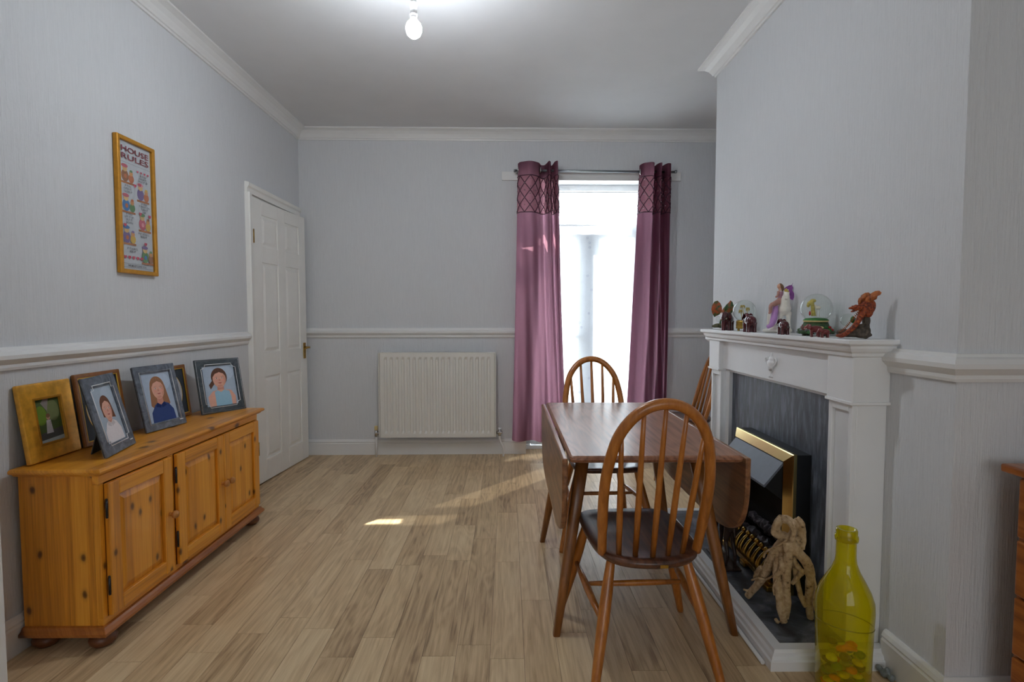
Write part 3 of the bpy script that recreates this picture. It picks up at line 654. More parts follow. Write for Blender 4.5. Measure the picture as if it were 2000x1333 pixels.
# ---- hoop-back chairs
def make_chair():
    r = empty('dining_chair')
    # shaped seat
    out = []
    ctrl = [(0.0, -0.222), (0.09, -0.220), (0.146, -0.205), (0.170, -0.165), (0.176, -0.08), (0.175, 0.02), (0.165, 0.11), (0.132, 0.185), (0.07, 0.222), (0.0, 0.232)]
    half = spline(ctrl, 5); ring = half + [(-x_, y_) for x_, y_ in half[-2:0:-1]]
    k = len(ring); sz = 0.41
    lay = [(0.86, -0.030), (0.95, -0.026), (1.0, -0.012), (0.995, -0.004), (0.965, 0.0), (0.80, -0.006), (0.5, -0.011), (0.2, -0.012)]
    vs = [(x_ * f, y_ * f, sz + z) for f, z in lay for x_, y_ in ring]; c1 = len(vs); vs += [(0, 0, sz - 0.012)]
    fs = [(i * k + j, i * k + (j + 1) % k, (i + 1) * k + (j + 1) % k, (i + 1) * k + j) for i in range(len(lay) - 1) for j in range(k)]
    fs += [((len(lay) - 1) * k + j, (len(lay) - 1) * k + (j + 1) % k, c1) for j in range(k)] + [tuple(range(k))[::-1]]
    MB().add(vs, fs, True).build('seat', 'elm_dark', r)
    # bow
    def bowpt(a):   # a 0..pi
        ca, sa = math.cos(a), math.sin(a)
        if a < 0 or a > PI: pass
        return ca, sa
    lean = lambda z: 0.145 + (z - sz) * 0.295
    hb = [(0.150, 0.0), (0.156, 0.10), (0.159, 0.20), (0.154, 0.29), (0.133, 0.385), (0.098, 0.445), (0.052, 0.482), (0.0, 0.494)]
    path = hb + [(-a, b) for a, b in hb[-2::-1]]
    path = [(a, lean(sz + b), sz - 0.006 + b) for a, b in path]
    sp = spline(path, 5); nn = len(sp)
    MB().tube(sp, [0.0165 if 4 < i < nn - 5 else 0.0145 for i in range(nn)], 12).build('bow', 'beech', r)
    # spindles
    def bow_z(xx):
        best = None
        for a, b in zip(sp[:-1], sp[1:]):
            if min(a[0], b[0]) <= xx <= max(a[0], b[0]) and a[2] > sz + 0.2:
                t = (xx - a[0]) / (b[0] - a[0] + 1e-9); return Vector((xx, lerp(a[1], b[1], t), lerp(a[2], b[2], t)))
        return Vector((xx, lean(sz + 0.4), sz + 0.4))
    for i, xb in enumerate((-0.100, -0.051, 0.0, 0.051, 0.100)):
        xt = xb * 1.22; p1 = bow_z(xt); p0 = Vector((xb, 0.158 + 0.022 * (1 - abs(xb) / 0.100), sz - 0.01))
        pts = [p0.lerp(p1, f) for f in (0, 0.3, 0.5, 0.75, 1)]
        MB().tube(pts, [0.0085, 0.010, 0.0095, 0.008, 0.0065], 10).build('spindle', 'beech', r)
    # legs
    legs = {}
    for sx in (-1, 1):
        for nm, tp, bt in (('f', (0.145, -0.14), (0.237, -0.215)), ('r', (0.118, 0.135), (0.200, 0.265))):
            p0 = Vector((sx * tp[0], tp[1], sz - 0.022)); p1 = Vector((sx * bt[0], bt[1], 0.0))
            fr = [0, 0.06, 0.25, 0.45, 0.7, 0.97, 1.0]; rd = [0.0135, 0.0145, 0.0185, 0.019, 0.0165, 0.0125, 0.011]
            MB().tube([p0.lerp(p1, f) for f in fr], rd, 14).build('leg', 'beech', r)
            legs[(sx, nm)] = (p0, p1)
    mids = []
    for sx in (-1, 1):
        a = legs[(sx, 'f')][0].lerp(legs[(sx, 'f')][1], 0.40); b = legs[(sx, 'r')][0].lerp(legs[(sx, 'r')][1], 0.47)
        MB().tube([a, a.lerp(b, 0.3), a.lerp(b, 0.5), a.lerp(b, 0.7), b], [0.007, 0.0115, 0.013, 0.0115, 0.007], 10).build('stretcher', 'beech', r); mids.append(a.lerp(b, 0.42))
    a, b = mids
    MB().tube([a, a.lerp(b, 0.3), a.lerp(b, 0.5), a.lerp(b, 0.7), b], [0.007, 0.010, 0.011, 0.010, 0.007], 10).build('stretcher', 'beech', r)
    MB().box(0.0 - 0.032, -0.008, 0.2275, 0.2315, sz - 0.019, sz - 0.009).build('maker_plate', 'old_brass', r)
    return r
ch = make_chair()
ch.location = (0.440, 1.785, 0); ch.rotation_euler = (0, 0, math.radians(182))
tag(ch, 'hoop-back spindle chair with dark seat nearest the camera, back turned to it', 'chair', 'hoop-back dining chairs')
c2 = copy_tree(ch); c2.location = (0.487, 2.745, 0); c2.rotation_euler = (0, 0, math.radians(2))
tag(c2, 'hoop-back spindle chair at the far end of the table before the curtains', 'chair', 'hoop-back dining chairs')
c3 = copy_tree(ch); c3.location = (1.245, 3.86, 0); c3.rotation_euler = (0, 0, math.radians(-92))
tag(c3, 'hoop-back spindle chair mostly hidden in the alcove behind the mantelpiece', 'chair', 'hoop-back dining chairs')

# ---- radiator
rad = tag(empty('radiator', bw(1.113, 0.075, 0), BR3), 'white ribbed panel radiator under the dado rail on the back wall', 'radiator')
RW, RZ0, RZ1 = 0.466, 0.165, 0.845
pm = MB(); nrib = 19
xs_ = [-RW + 0.012]; prof = [(-RW, 0.012), (-RW + 0.012, 0.0)]
for i in range(nrib):
    c = -RW + 0.055 + (2 * RW - 0.11) * i / (nrib - 1); w_ = 0.0135
    prof += [(c - w_, 0.0), (c - w_ * 0.5, 0.011), (c + w_ * 0.5, 0.011), (c + w_, 0.0)]
prof += [(RW - 0.012, 0.0), (RW, 0.012)]
zl = [(RZ0, 0), (RZ0 + 0.03, 0), (RZ0 + 0.052, 1), (RZ1 - 0.052, 1), (RZ1 - 0.03, 0), (RZ1, 0)]
vs = [(x_, -0.045 + (y_ if (f or abs(x_) > RW - 0.02) else 0.0), z) for z, f in zl for x_, y_ in prof]; kk = len(prof)
fs = [(i * kk + j, i * kk + j + 1, (i + 1) * kk + j + 1, (i + 1) * kk + j) for i in range(len(zl) - 1) for j in range(kk - 1)]
pm.add(vs, fs); pm.build('front_panel', 'radiator_paint', rad, fix=False)
MB().box(-RW, RW, -0.033, -0.022, RZ0, RZ1).build('back_panel', 'radiator_paint', rad, bevel=0.003)
MB().box(-RW + 0.004, RW - 0.004, -0.046, 0.03, RZ1 - 0.002, RZ1 + 0.004).build('top_grille', 'radiator_paint', rad, bevel=0.002)
for sx in (-1, 1): MB().box(sx * (RW + 0.001) - 0.003, sx * (RW + 0.001) + 0.003, -0.045, 0.03, RZ0 + 0.01, RZ1 + 0.002).build('side_panel', 'radiator_paint', rad, bevel=0.002)
for sx in (-1, 1): MB().box(sx * 0.3 - 0.02, sx * 0.3 + 0.02, -0.024, 0.07, RZ1 - 0.2, RZ1 - 0.1).build('bracket', 'radiator_paint', rad)
for sx in (-1, 1):
    xv = sx * (RW + 0.033)
    vb = MB().cyl((sx * (RW + 0.002), -0.01, 0.195), (xv, -0.01, 0.195), 0.011).cyl((xv, -0.01, 0.17), (xv, -0.01, 0.22), 0.013)
    vb.lathe([(0.015, 0), (0.015, 0.012)], (xv - sx * 0.016, -0.01, 0.195), 8, axis='x')
    if sx > 0: vb.cyl((xv, -0.01, 0.195), (xv + 0.022, -0.01, 0.195), 0.012, n=8)
    v_ = vb.build('valve', 'chrome', rad)
    if sx < 0: MB().lathe([(0.012, 0), (0.014, 0.004), (0.014, 0.03), (0.010, 0.034)], (xv, -0.01, 0.22), 12).build('valve_cap', 'mush_cream', v_)
    else: MB().lathe([(0.012, 0), (0.014, 0.004), (0.012, 0.016)], (xv, -0.01, 0.22), 12).build('valve_cap', 'white_plastic', v_)
    if sx < 0: pth = [(xv, -0.01, 0.172), (xv, -0.01, 0.1), (xv, -0.012, 0.0)]
    else: pth = spline([(xv, -0.01, 0.172), (xv, -0.01, 0.14), (xv + 0.015, -0.012, 0.10), (xv + 0.03, -0.014, 0.06), (xv + 0.03, -0.014, 0.0)], 5)
    MB().tube(pth, 0.008, 10).build('pipe', 'white_gloss', rad)

# ================================================================== CURTAINS
ROD_T, ROD_Z = 0.085, 2.292
struct(bwbuild(MB().box(1.632, 3.086, -0.02, 0.0, 2.236, 2.305), 'trim_batten', 'dado_white', bevel=0.003))
rod = tag(empty('curtain_pole', bw(0, 0, 0), BR3), 'slim grey metal curtain pole above the garden doors', 'curtain pole')
MB().cyl((1.735, -ROD_T, ROD_Z + 0.004), (3.02, -ROD_T, ROD_Z - 0.004), 0.0095, n=14).build('pole', 'steel_pole', rod)
for s_ in (1.735, 3.02): MB().cyl((s_ - 0.008, -ROD_T, ROD_Z), (s_ + 0.008, -ROD_T, ROD_Z), 0.0125, n=14).build('end_cap', 'steel_pole', rod)
for s_ in (1.72 + 0.035, 2.99): MB().cyl((s_, -0.02, ROD_Z), (s_, -ROD_T + 0.006, ROD_Z), 0.006).build('bracket', 'steel_pole', rod)

def curtain(top, bot, z0, z1, band, name, label, hem):
    """top / bot: control points (s, t) of the folded cloth seen from above, at the rail and at the hem"""
    NU, NZ = 26, 60
    dp = lambda l: [(a, max(0.03, 0.095 + (b - 0.095) * 1.35)) for a, b in l]
    tp, bp = spline(dp(top), NU), spline(dp(bot), NU); nu = len(tp)
    r = tag(empty(name, bw(0, 0, 0), BR3), label, 'curtain', 'eyelet curtains')
    def pt(i, f):     # f 0 bottom .. 1 top
        e = f ** 0.8
        a, b = bp[i], tp[i]
        s_ = lerp(a[0], b[0], e); t_ = lerp(a[1], b[1], e) + 0.004 * math.sin(f * 9 + i * 0.13)
        z_ = lerp(z0 + hem * (i / nu), z1, f)
        return Vector((s_, -t_, z_))
    def grid(f0, f1, nz):
        vs = [pt(i, lerp(f0, f1, j / nz)) for j in range(nz + 1) for i in range(nu)]
        fs = [(j * nu + i, j * nu + i + 1, (j + 1) * nu + i + 1, (j + 1) * nu + i) for j in range(nz) for i in range(nu - 1)]
        return MB().add(vs, fs, True)
    fb = (band[0] - z0) / (z1 - z0); ft = (band[1] - z0) / (z1 - z0)
    grid(0, fb, NZ).build('drop', 'curtain_cloth', r, fix=False)
    bo = grid(fb, ft, 14).build('lattice_band', 'curtain_band', r, fix=False)
    grid(ft, 1, 6).build('heading', 'curtain_cloth', r, fix=False)
    # piped diamond lattice lying on the room side of the band
    ln = [0.0]
    for i in range(1, nu): ln.append(ln[-1] + (Vector((tp[i][0], tp[i][1], 0)) - Vector((tp[i - 1][0], tp[i - 1][1], 0))).length)
    LT_ = ln[-1]; nd = max(6, int(LT_ / 0.082)); cell = LT_ / nd; hz = band[1] - band[0]; rows = 5.0
    def on(u, f):     # u: cloth length
        u = min(max(u, 0), LT_ - 1e-5); i = next(q for q in range(nu - 1) if ln[q + 1] >= u); tt_ = (u - ln[i]) / max(1e-6, ln[i + 1] - ln[i])
        p = pt(i, f).lerp(pt(i + 1, f), tt_); tg = (pt(i + 1, f) - pt(i, f)); n_ = Vector((tg.y, -tg.x, 0)); 
        n_ = n_.normalized() if n_.length > 1e-6 else Vector((0, -1, 0))
        if n_.y > 0: n_ = -n_
        return p + n_ * 0.0015
    lat = MB()
    for d_ in (-1, 1):
        for q in range(-6, nd + 6):
            pts = []
            for w_ in range(25):
                f_ = w_ / 24; u = (q + 0.5 + d_ * (f_ * rows / 2)) * cell
                if -1e-4 <= u <= LT_ + 1e-4: pts.append(on(u, lerp(fb, ft, f_)))
            if len(pts) > 2: lat.tube(pts, 0.0034, 5, cap=False)
    for f_ in (fb, ft):
        lat.tube([on(LT_ * w_ / 80, f_) for w_ in range(81)], 0.0034, 5, cap=False)
    lo = lat.build('piping', 'lattice', bo); lo['kind'] = 'stuff'
    bd = MB()
    for q in range(-3, nd + 3):
        for w_ in range(0, 6):
            for hshift in (0.0, 0.5):
                u = (q + 0.5 + hshift) * cell; f_ = (w_ + hshift * 1.0) / rows
                if 0 < u < LT_ and 0.02 < f_ < 0.98: bd.ball(on(u, lerp(fb, ft, f_)), 0.0042, 6)
    b2 = bd.build('beads', 'chrome', bo); b2['kind'] = 'stuff'
    return r, pt, tp
LT_top = [(1.765, 0.05), (1.762, 0.082), (1.785, 0.118), (1.83, 0.135), (1.885, 0.132), (1.925, 0.10), (1.945, 0.06), (1.975, 0.05), (1.99, 0.10), (2.002, 0.14), (2.018, 0.12), (2.022, 0.06), (2.036, 0.05), (2.048, 0.12), (2.062, 0.146), (2.074, 0.12), (2.072, 0.06)]
LT_bot = [(1.715, 0.045), (1.715, 0.09), (1.745, 0.125), (1.80, 0.12), (1.84, 0.09), (1.885, 0.085), (1.93, 0.125), (1.97, 0.12), (2.0, 0.08), (2.03, 0.065), (2.055, 0.11), (2.085, 0.125), (2.105, 0.09), (2.115, 0.06), (2.125, 0.09), (2.145, 0.115), (2.165, 0.08)]
cl_, ptl, tpl = curtain(LT_top, LT_bot, 0.132, 2.352, (1.96, 2.245), 'curtain', 'plum eyelet curtain left of the garden doors, glowing from the sun behind', -0.01)
RT_top = [(2.735, 0.07), (2.742, 0.105), (2.765, 0.132), (2.80, 0.145), (2.835, 0.13), (2.845, 0.07), (2.858, 0.05), (2.868, 0.11), (2.888, 0.14), (2.90, 0.11), (2.905, 0.055), (2.918, 0.05), (2.93, 0.10), (2.95, 0.125), (2.972, 0.115), (2.98, 0.06)]
RT_bot = [(2.635, 0.06), (2.645, 0.10), (2.675, 0.135), (2.715, 0.12), (2.745, 0.08), (2.78, 0.085), (2.80, 0.125), (2.83, 0.13), (2.855, 0.085), (2.875, 0.06), (2.90, 0.10), (2.92, 0.13), (2.94, 0.10), (2.952, 0.06), (2.97, 0.08), (2.985, 0.05)]
cr_, ptr, tpr = curtain(RT_top, RT_bot, 0.128, 2.345, (1.96, 2.24), 'curtain', 'plum eyelet curtain right of the garden doors, darker folds', 0.01)
def ring_at(par, c, ax):
    pts = []
    ax = Vector(ax).normalized(); u_ = ax.cross(Vector((0, 0, 1))).normalized(); w_ = ax.cross(u_)
    for i in range(20):
        a = 2 * PI * i / 20; pts.append(Vector(c) + (u_ * math.cos(a) + w_ * math.sin(a)) * 0.021)
    MB().tube(pts, 0.0055, 8, closed=True).build('eyelet', 'chrome', par)
ring_at(cl_, (1.768, -0.088, 2.296), (1, -0.35, 0)); ring_at(cl_, (1.931, -0.088, 2.294), (1, 0.5, 0))
ring_at(cr_, (2.738, -0.09, 2.287), (1, -0.4, 0))

# ---- net curtains on wires inside the recess
def net_sheet(s0, s1, zb, ztop, t, amp, n, nz=24):
    vs = []; fs = []
    for j in range(nz + 1):
        for i in range(n + 1):
            f = i / n; s_ = lerp(s0, s1, f); zt_ = ztop(s_)
            fold = math.sin(f * 52 + 0.8 * math.sin(f * 11)) * amp * (0.6 + 0.4 * math.sin(f * 7 + 1))
            g = j / nz
            vs.append((s_ + 0.004 * math.sin(g * 5 + i), t + fold * (0.5 + 0.5 * g), lerp(zt_, zb, g)))
    for j in range(nz):
        for i in range(n): fs.append((j * (n + 1) + i, j * (n + 1) + i + 1, (j + 1) * (n + 1) + i + 1, (j + 1) * (n + 1) + i))
    return MB().add(vs, fs, True)
def sag(s_):
    if s_ < 2.0: return 1.968
    if s_ < 2.12: return lerp(1.968, 1.885, (s_ - 2.0) / 0.12)
    if s_ < 2.43: return 1.885 + 0.01 * (s_ - 2.12)
    if s_ < 2.48: return lerp(1.888, 1.968, ((s_ - 2.43) / 0.05) ** 0.7)
    return 1.968
net = tag(empty('net_curtain', bw(0, 0, 0), BR3), 'long sheer white net curtain with small flowers, sagging from its wire', 'net curtain')
net_sheet(OS0 + 0.01, OS1 - 0.01, 0.06, sag, 0.085, 0.012, 150, 30).build('sheet', 'net', net, fix=False)
MB().cyl((OS0, 0.085, 1.972), (OS1, 0.085, 1.972), 0.003, n=8).build('wire', 'steel_pole', net)
flo = MB()
for q in range(5):
    a = 2 * PI * q / 5; flo.ball((math.cos(a) * 0.0075, -0.0012, math.sin(a) * 0.0075), (0.003, 0.0008, 0.003), 6)
flo_me = flo.mesh('flower', ['net_flower'])
rf = random.Random(3)
for i in range(34):
    f_ = bpy.data.objects.new('flower', flo_me); COL.objects.link(f_); f_.parent = net
    f_.location = (rf.choice([2.2, 2.28, 2.36, 2.44, 2.5, 2.58, 2.66]) + rf.uniform(-.02, .02), 0.068, 0.5 + i * 0.039); f_.rotation_euler = (0, rf.uniform(0, 3), 0)
val = tag(empty('net_valance', bw(0, 0, 0), BR3), 'short sheer white net panel covering the fanlight above the garden doors', 'net curtain')
net_sheet(OS0 + 0.01, OS1 - 0.01, 1.978, lambda s_: 2.168, 0.095, 0.003, 60, 6).build('sheet', 'net', val, fix=False)
MB().cyl((OS0, 0.095, 2.17), (OS1, 0.095, 2.17), 0.003, n=8).build('wire', 'steel_pole', val)

# ================================================================== PENDANT LIGHT
BXp, BYp, BZp = -0.385, 2.25, 2.33
pl = tag(empty('pendant_light', (BXp, BYp, ZC)), 'bare glowing white bulb hanging on a flex from the ceiling', 'light')
zb = BZp - ZC
MB().lathe([(0.0, 0.0), (0.045, 0.0), (0.045, -0.008), (0.03, -0.022), (0.008, -0.026), (0, -0.026)], n=24).build('ceiling_rose', 'white_plastic', pl)
MB().cyl((0, 0, -0.02), (0, 0, zb + 0.115), 0.0028, n=8).build('flex', 'white_plastic', pl)
MB().lathe([(0.0, zb + 0.125), (0.004, zb + 0.125), (0.009, zb + 0.118), (0.0145, zb + 0.10), (0.0148, zb + 0.092), (0.0140, zb + 0.091), (0.0142, zb + 0.055), (0.0155, zb + 0.053), (0.0155, zb + 0.047), (0.013, zb + 0.045), (0.0, zb + 0.045)], n=24).build('lamp_holder', 'white_plastic', pl)
MB().lathe([(0.0125, zb + 0.046), (0.0135, zb + 0.036), (0.019, zb + 0.024), (0.0, zb + 0.024)], n=24).build('bulb_collar', 'white_plastic', pl)
MB().lathe([(0.019, zb + 0.024), (0.028, zb + 0.014), (0.032, zb + 0.0), (0.032, zb - 0.014), (0.026, zb - 0.030), (0.013, zb - 0.041), (0.0, zb - 0.043)], n=28).build('bulb', 'bulb_glow', pl)

# ================================================================== FIREPLACE
FY0, FY1 = 1.70, 2.925
fp = tag(empty('fireplace_surround', (XC, (FY0 + FY1) / 2, 0)), 'white painted wooden fireplace surround with mantel shelf and urn motif', 'fireplace')
FC = (FY0 + FY1) / 2
def F2(mb): mb.v = [(a - XC, b - FC, c) for a, b, c in mb.v]; return mb
def shelf(x_front, y0, y1, prof):
    vs = []; fs = []; k = len(prof)
    for o_, z in prof: vs += [(XC, y0 - o_, z), (x_front - o_, y0 - o_, z), (x_front - o_, y1 + o_, z), (XC, y1 + o_, z)]
    for i in range(k - 1):
        for j in range(4): fs.append((i * 4 + j, i * 4 + (j + 1) % 4, (i + 1) * 4 + (j + 1) % 4, (i + 1) * 4 + j))
    fs += [(3, 2, 1, 0), tuple((k - 1) * 4 + j for j in range(4))]
    return MB().add(vs, fs)
HZ = 0.058
MZ = 1.071
F2(shelf(1.11, FY0, FY1, [(0.0, 1.012), (0.006, 1.016), (0.008, 1.026), (0.016, 1.032), (0.022, 1.042), (0.024, 1.05), (0.034, 1.055), (0.036, 1.058), (0.036, 1.068), (0.033, MZ)])).build('mantel_shelf', 'white_surround', fp)
F2(MB().box(1.135, XC, FY0 + 0.002, FY1 - 0.002, 0.868, 1.013)).build('frieze', 'white_surround', fp, bevel=0.002)
for a, b, inn in ((FY0, FY0 + 0.138, 1), (FY1 - 0.138, FY1, -1)):
    F2(MB().box(1.112, XC, a, b, 0.866, 1.013)).build('corner_block', 'white_surround', fp, bevel=0.003)
    F2(shelf(1.114, a + 0.002, b - 0.002, [(0, 0.855), (0.006, 0.858), (0.006, 0.866), (0.0, 0.868)])).build('capital', 'white_surround', fp)
    lo, hi = (a + 0.012, b + 0.004) if inn > 0 else (a - 0.004, b - 0.012)
    pil = MB().box(1.135, XC, lo, hi, HZ, 0.856)
    for yy in (lo, hi - 0.02): pil.box(1.122, 1.137, yy, yy + 0.02, HZ, 0.856)
    pil.box(1.122, 1.137, lo + 0.02, hi - 0.02, HZ, HZ + 0.09).box(1.122, 1.137, lo + 0.02, hi - 0.02, 0.83, 0.856)
    F2(pil).build('pilaster', 'white_surround', fp, bevel=0.003)
    y_in = b - 0.002 if inn > 0 else a + 0.002
    y_in2 = y_in + inn * (0.02 if inn > 0 else 0.05)
    F2(MB().box(1.148, XC, min(y_in, y_in2), max(y_in, y_in2), HZ, 0.8675)).build('inner_slip', 'white_surround', fp, bevel=0.002)
F2(MB().box(1.150, XC, FY0 + 0.157, FY1 - 0.187, 0.856, 0.8675)).build('inner_slip', 'white_surround', fp)
# urn motif on the frieze
uc = Vector((1.134, 2.275, 0.93))
ur = MB().lathe([(0.0, -0.05), (0.016, -0.05), (0.017, -0.044), (0.009, -0.038), (0.007, -0.03), (0.012, -0.026), (0.017, -0.014), (0.026, -0.002), (0.030, 0.012), (0.031, 0.018), (0.024, 0.021), (0.020, 0.026), (0.023, 0.030), (0.014, 0.036), (0.009, 0.042), (0.010, 0.048), (0.005, 0.056), (0.0, 0.058)], uc, 20, sx=0.42)
for sg in (-1, 1):
    ur.tube(spline([(uc.x - 0.002, uc.y + sg * 0.024, uc.z + 0.0), (uc.x - 0.003, uc.y + sg * 0.042, uc.z + 0.012), (uc.x - 0.003, uc.y + sg * 0.045, uc.z + 0.03), (uc.x - 0.003, uc.y + sg * 0.034, uc.z + 0.034), (uc.x - 0.002, uc.y + sg * 0.028, uc.z + 0.022)], 5), 0.0038, 8)
for j in range(9):
    yy = (j - 4) / 4 * 0.021; ur.tube([(uc.x - 0.0115 + abs(yy) * 0.25, uc.y + yy, uc.z + 0.0), (uc.x - 0.008 + abs(yy) * 0.2, uc.y + yy * 0.6, uc.z - 0.02)], 0.0022, 6)
F2(ur).build('urn_motif', 'white_surround', fp)
F2(MB().box(1.166, XC, FY0 + 0.14, FY1 - 0.14, HZ, 0.862)).build('back_panel', 'slate', fp)

# hearth: slate slab in a moulded white frame
he = tag(empty('hearth', (1.0, FC, 0)), 'low slate hearth edged with white moulded timber', 'hearth')
HX0, HY0, HY1 = 0.846, 1.655, 2.97
def H2(mb): mb.v = [(a - 1.0, b - FC, c) for a, b, c in mb.v]; return mb
H2(MB().box(HX0 + 0.055, XC - 0.001, HY0 + 0.05, HY1 - 0.05, 0.0, HZ - 0.002)).build('slate_slab', 'slate_hearth', he)
HP = [(0, 0), (0.0, 0.03), (0.006, 0.034), (0.010, 0.044), (0.018, 0.05), (0.022, 0.06), (0.056, 0.06), (0.058, 0.056), (0.058, 0)]
def hrun(p0, p1, nrm, m0, m1): return MB().run([(-t, z) for t, z in HP], p0, p1, nrm, m0, m1)
H2(hrun((HX0, HY0, 0), (HX0, HY1, 0), (-1, 0, 0), -1, -1)).build('edge_moulding', 'white_surround', he)
H2(hrun((HX0, HY0, 0), (XC - 0.002, HY0, 0), (0, -1, 0), -1, 0)).build('edge_moulding', 'white_surround', he)
H2(hrun((HX0, HY1, 0), (XC - 0.002, HY1, 0), (0, 1, 0), -1, 0)).build('edge_moulding', 'white_surround', he)
# loose quadrant strip lying along the hearth front
tag(MB().tube([(HX0 - 0.0085, 1.69, 0.007), (HX0 - 0.009, 2.2, 0.007), (HX0 - 0.0085, 2.66, 0.007)], 0.007, 8).build('loose_beading', 'white_gloss'), 'thin white beading strip lying loose along the hearth front', 'trim strip')

# electric fire
ef = tag(empty('electric_fire', (1.15, 2.265, HZ)), 'black electric fire with brass frame, sloping hood and coal bed', 'fire')
def E2(mb): mb.v = [(a - 1.15, b - 2.265, c - HZ) for a, b, c in mb.v]; return mb
EY0, EY1, EZ1, EXF, EXB = 2.01, 2.52, 0.612, 1.098, 1.1655
E2(MB().box(EXF + 0.006, EXB, EY0 + 0.002, EY0 + 0.012, HZ, EZ1 - 0.002)).build('side_panel', 'black_metal', ef)
E2(MB().box(EXF + 0.006, EXB, EY1 - 0.012, EY1 - 0.002, HZ, EZ1 - 0.002)).build('side_panel', 'black_metal', ef)
E2(MB().box(EXF + 0.006, EXB, EY0 + 0.012, EY1 - 0.012, EZ1 - 0.012, EZ1 - 0.002)).build('top_panel', 'black_metal', ef)
E2(MB().box(EXB - 0.012, EXB, EY0 + 0.012, EY1 - 0.012, HZ, EZ1 - 0.012)).build('back_plate', 'fire_black', ef)
bwid = 0.038
def bar(p0, p1, wdir):   # bevelled brass bar, outer edge p0-p1, width towards wdir
    p0, p1, wdir = Vector(p0), Vector(p1), Vector(wdir); d = (p1 - p0).normalized(); pr_ = [(0, 0.012), (0, 0.0), (0.003, -0.003), (bwid - 0.003, -0.023), (bwid, -0.021), (bwid, 0.012)]
    return p0, p1, wdir, d, pr_
def brass_bar(p0, p1, wdir, m0, m1):
    p0, p1, wdir, d, pr_ = bar(p0, p1, wdir); vs = []
    for a, b in pr_: vs.append(p0 + wdir * a + Vector((b, 0, 0)) + d * a * m0)
    for a, b in pr_: vs.append(p1 + wdir * a + Vector((b, 0, 0)) - d * a * m1)
    k = len(pr_); fs = [(i, (i + 1) % k, k + (i + 1) % k, k + i) for i in range(k)] + [tuple(range(k))[::-1], tuple(k + i for i in range(k))]
    E2(MB().add(vs, fs)).build('brass_trim', 'brass', ef)
brass_bar((EXF, EY0, EZ1), (EXF, EY1, EZ1), (0, 0, -1), 1, 1)
brass_bar((EXF, EY0, HZ), (EXF, EY0, EZ1), (0, 1, 0), 0, 1)
brass_bar((EXF, EY1, HZ), (EXF, EY1, EZ1), (0, -1, 0), 0, 1)
# hood
hy0, hy1 = EY0 + bwid + 0.001, EY1 - bwid - 0.001
hood = MB().prism([(EXF - 0.0215, EZ1 - 0.040), (1.003, 0.483), (1.003, 0.474), (1.007, 0.474), (EXF - 0.0165, EZ1 - 0.046)], 'y', hy0 - 0.0, hy1)
E2(hood).build('hood', 'hood_metal', ef)
for ya_, yb_ in ((hy0 + 0.002, hy0 + 0.005), (hy1 - 0.005, hy1 - 0.002)): E2(MB().prism([(EXF + 0.02, EZ1 - 0.047), (EXF - 0.0165, EZ1 - 0.047), (1.0075, 0.4745), (EXF + 0.02, 0.39)], 'y', ya_, yb_)).build('hood_cheek', 'fire_black', ef)
E2(MB().box(EXF + 0.01, EXB - 0.013, hy0, hy1, HZ, HZ + 0.05)).build('coal_tray', 'fire_black', ef)
rc = random.Random(5)
for i in range(34):
    yy = lerp(hy0 + 0.03, hy1 - 0.03, (i % 12) / 11) + rc.uniform(-0.008, 0.008); row = i // 12
    cm = bmesh.new(); bmesh.ops.create_icosphere(cm, subdivisions=1, radius=0.026)
    for v in cm.verts: v.co *= rc.uniform(0.75, 1.15)
    me = bpy.data.meshes.new('coal'); cm.to_mesh(me); cm.free(); me.materials.append(MATS['coal'])
    o = bpy.data.objects.new('coal', me); COL.objects.link(o); o.parent = ef
    o.location = (lerp(1.065, 1.125, row / 2) - 1.15, yy - 2.265, 0.07 + row * 0.05 + rc.uniform(-0.006, 0.012)); o.rotation_euler = (rc.uniform(0, 6), rc.uniform(0, 6), 0)
# brass fret: balusters on a base rail
fr_ = E2(MB().box(1.030, 1.048, hy0 - 0.01, hy1 + 0.01, HZ + 0.012, HZ + 0.034)).build('fret_rail', 'old_brass', ef, bevel=0.003)
for yy in (hy0 + 0.01, 2.265, hy1 - 0.01): E2(MB().box(1.018, 1.056, yy - 0.022, yy + 0.022, HZ, HZ + 0.022)).build('fret_foot', 'old_brass', fr_, bevel=0.004)
nb_ = 11
for i in range(nb_):
    yy = lerp(hy0 + 0.012, hy1 - 0.012, i / (nb_ - 1))
    b_ = MB().tube(spline([(1.041, yy, HZ + 0.03), (1.022, yy, HZ + 0.06), (1.012, yy, HZ + 0.085), (1.026, yy, HZ + 0.115), (1.044, yy, HZ + 0.135)], 4), [0.006, 0.0075, 0.009, 0.0105, 0.0115, 0.012, 0.0125, 0.012, 0.011, 0.010, 0.009, 0.008, 0.0075, 0.007, 0.0065, 0.006, 0.006], 10)
    b_.ball((1.046, yy, HZ + 0.143), 0.011, 10)
    E2(b_).build('fret_baluster', 'old_brass', ef)
E2(MB().cyl((1.05, hy0 - 0.01, HZ + 0.128), (1.05, hy1 + 0.01, HZ + 0.128), 0.005)).build('fret_rail', 'old_brass', ef)

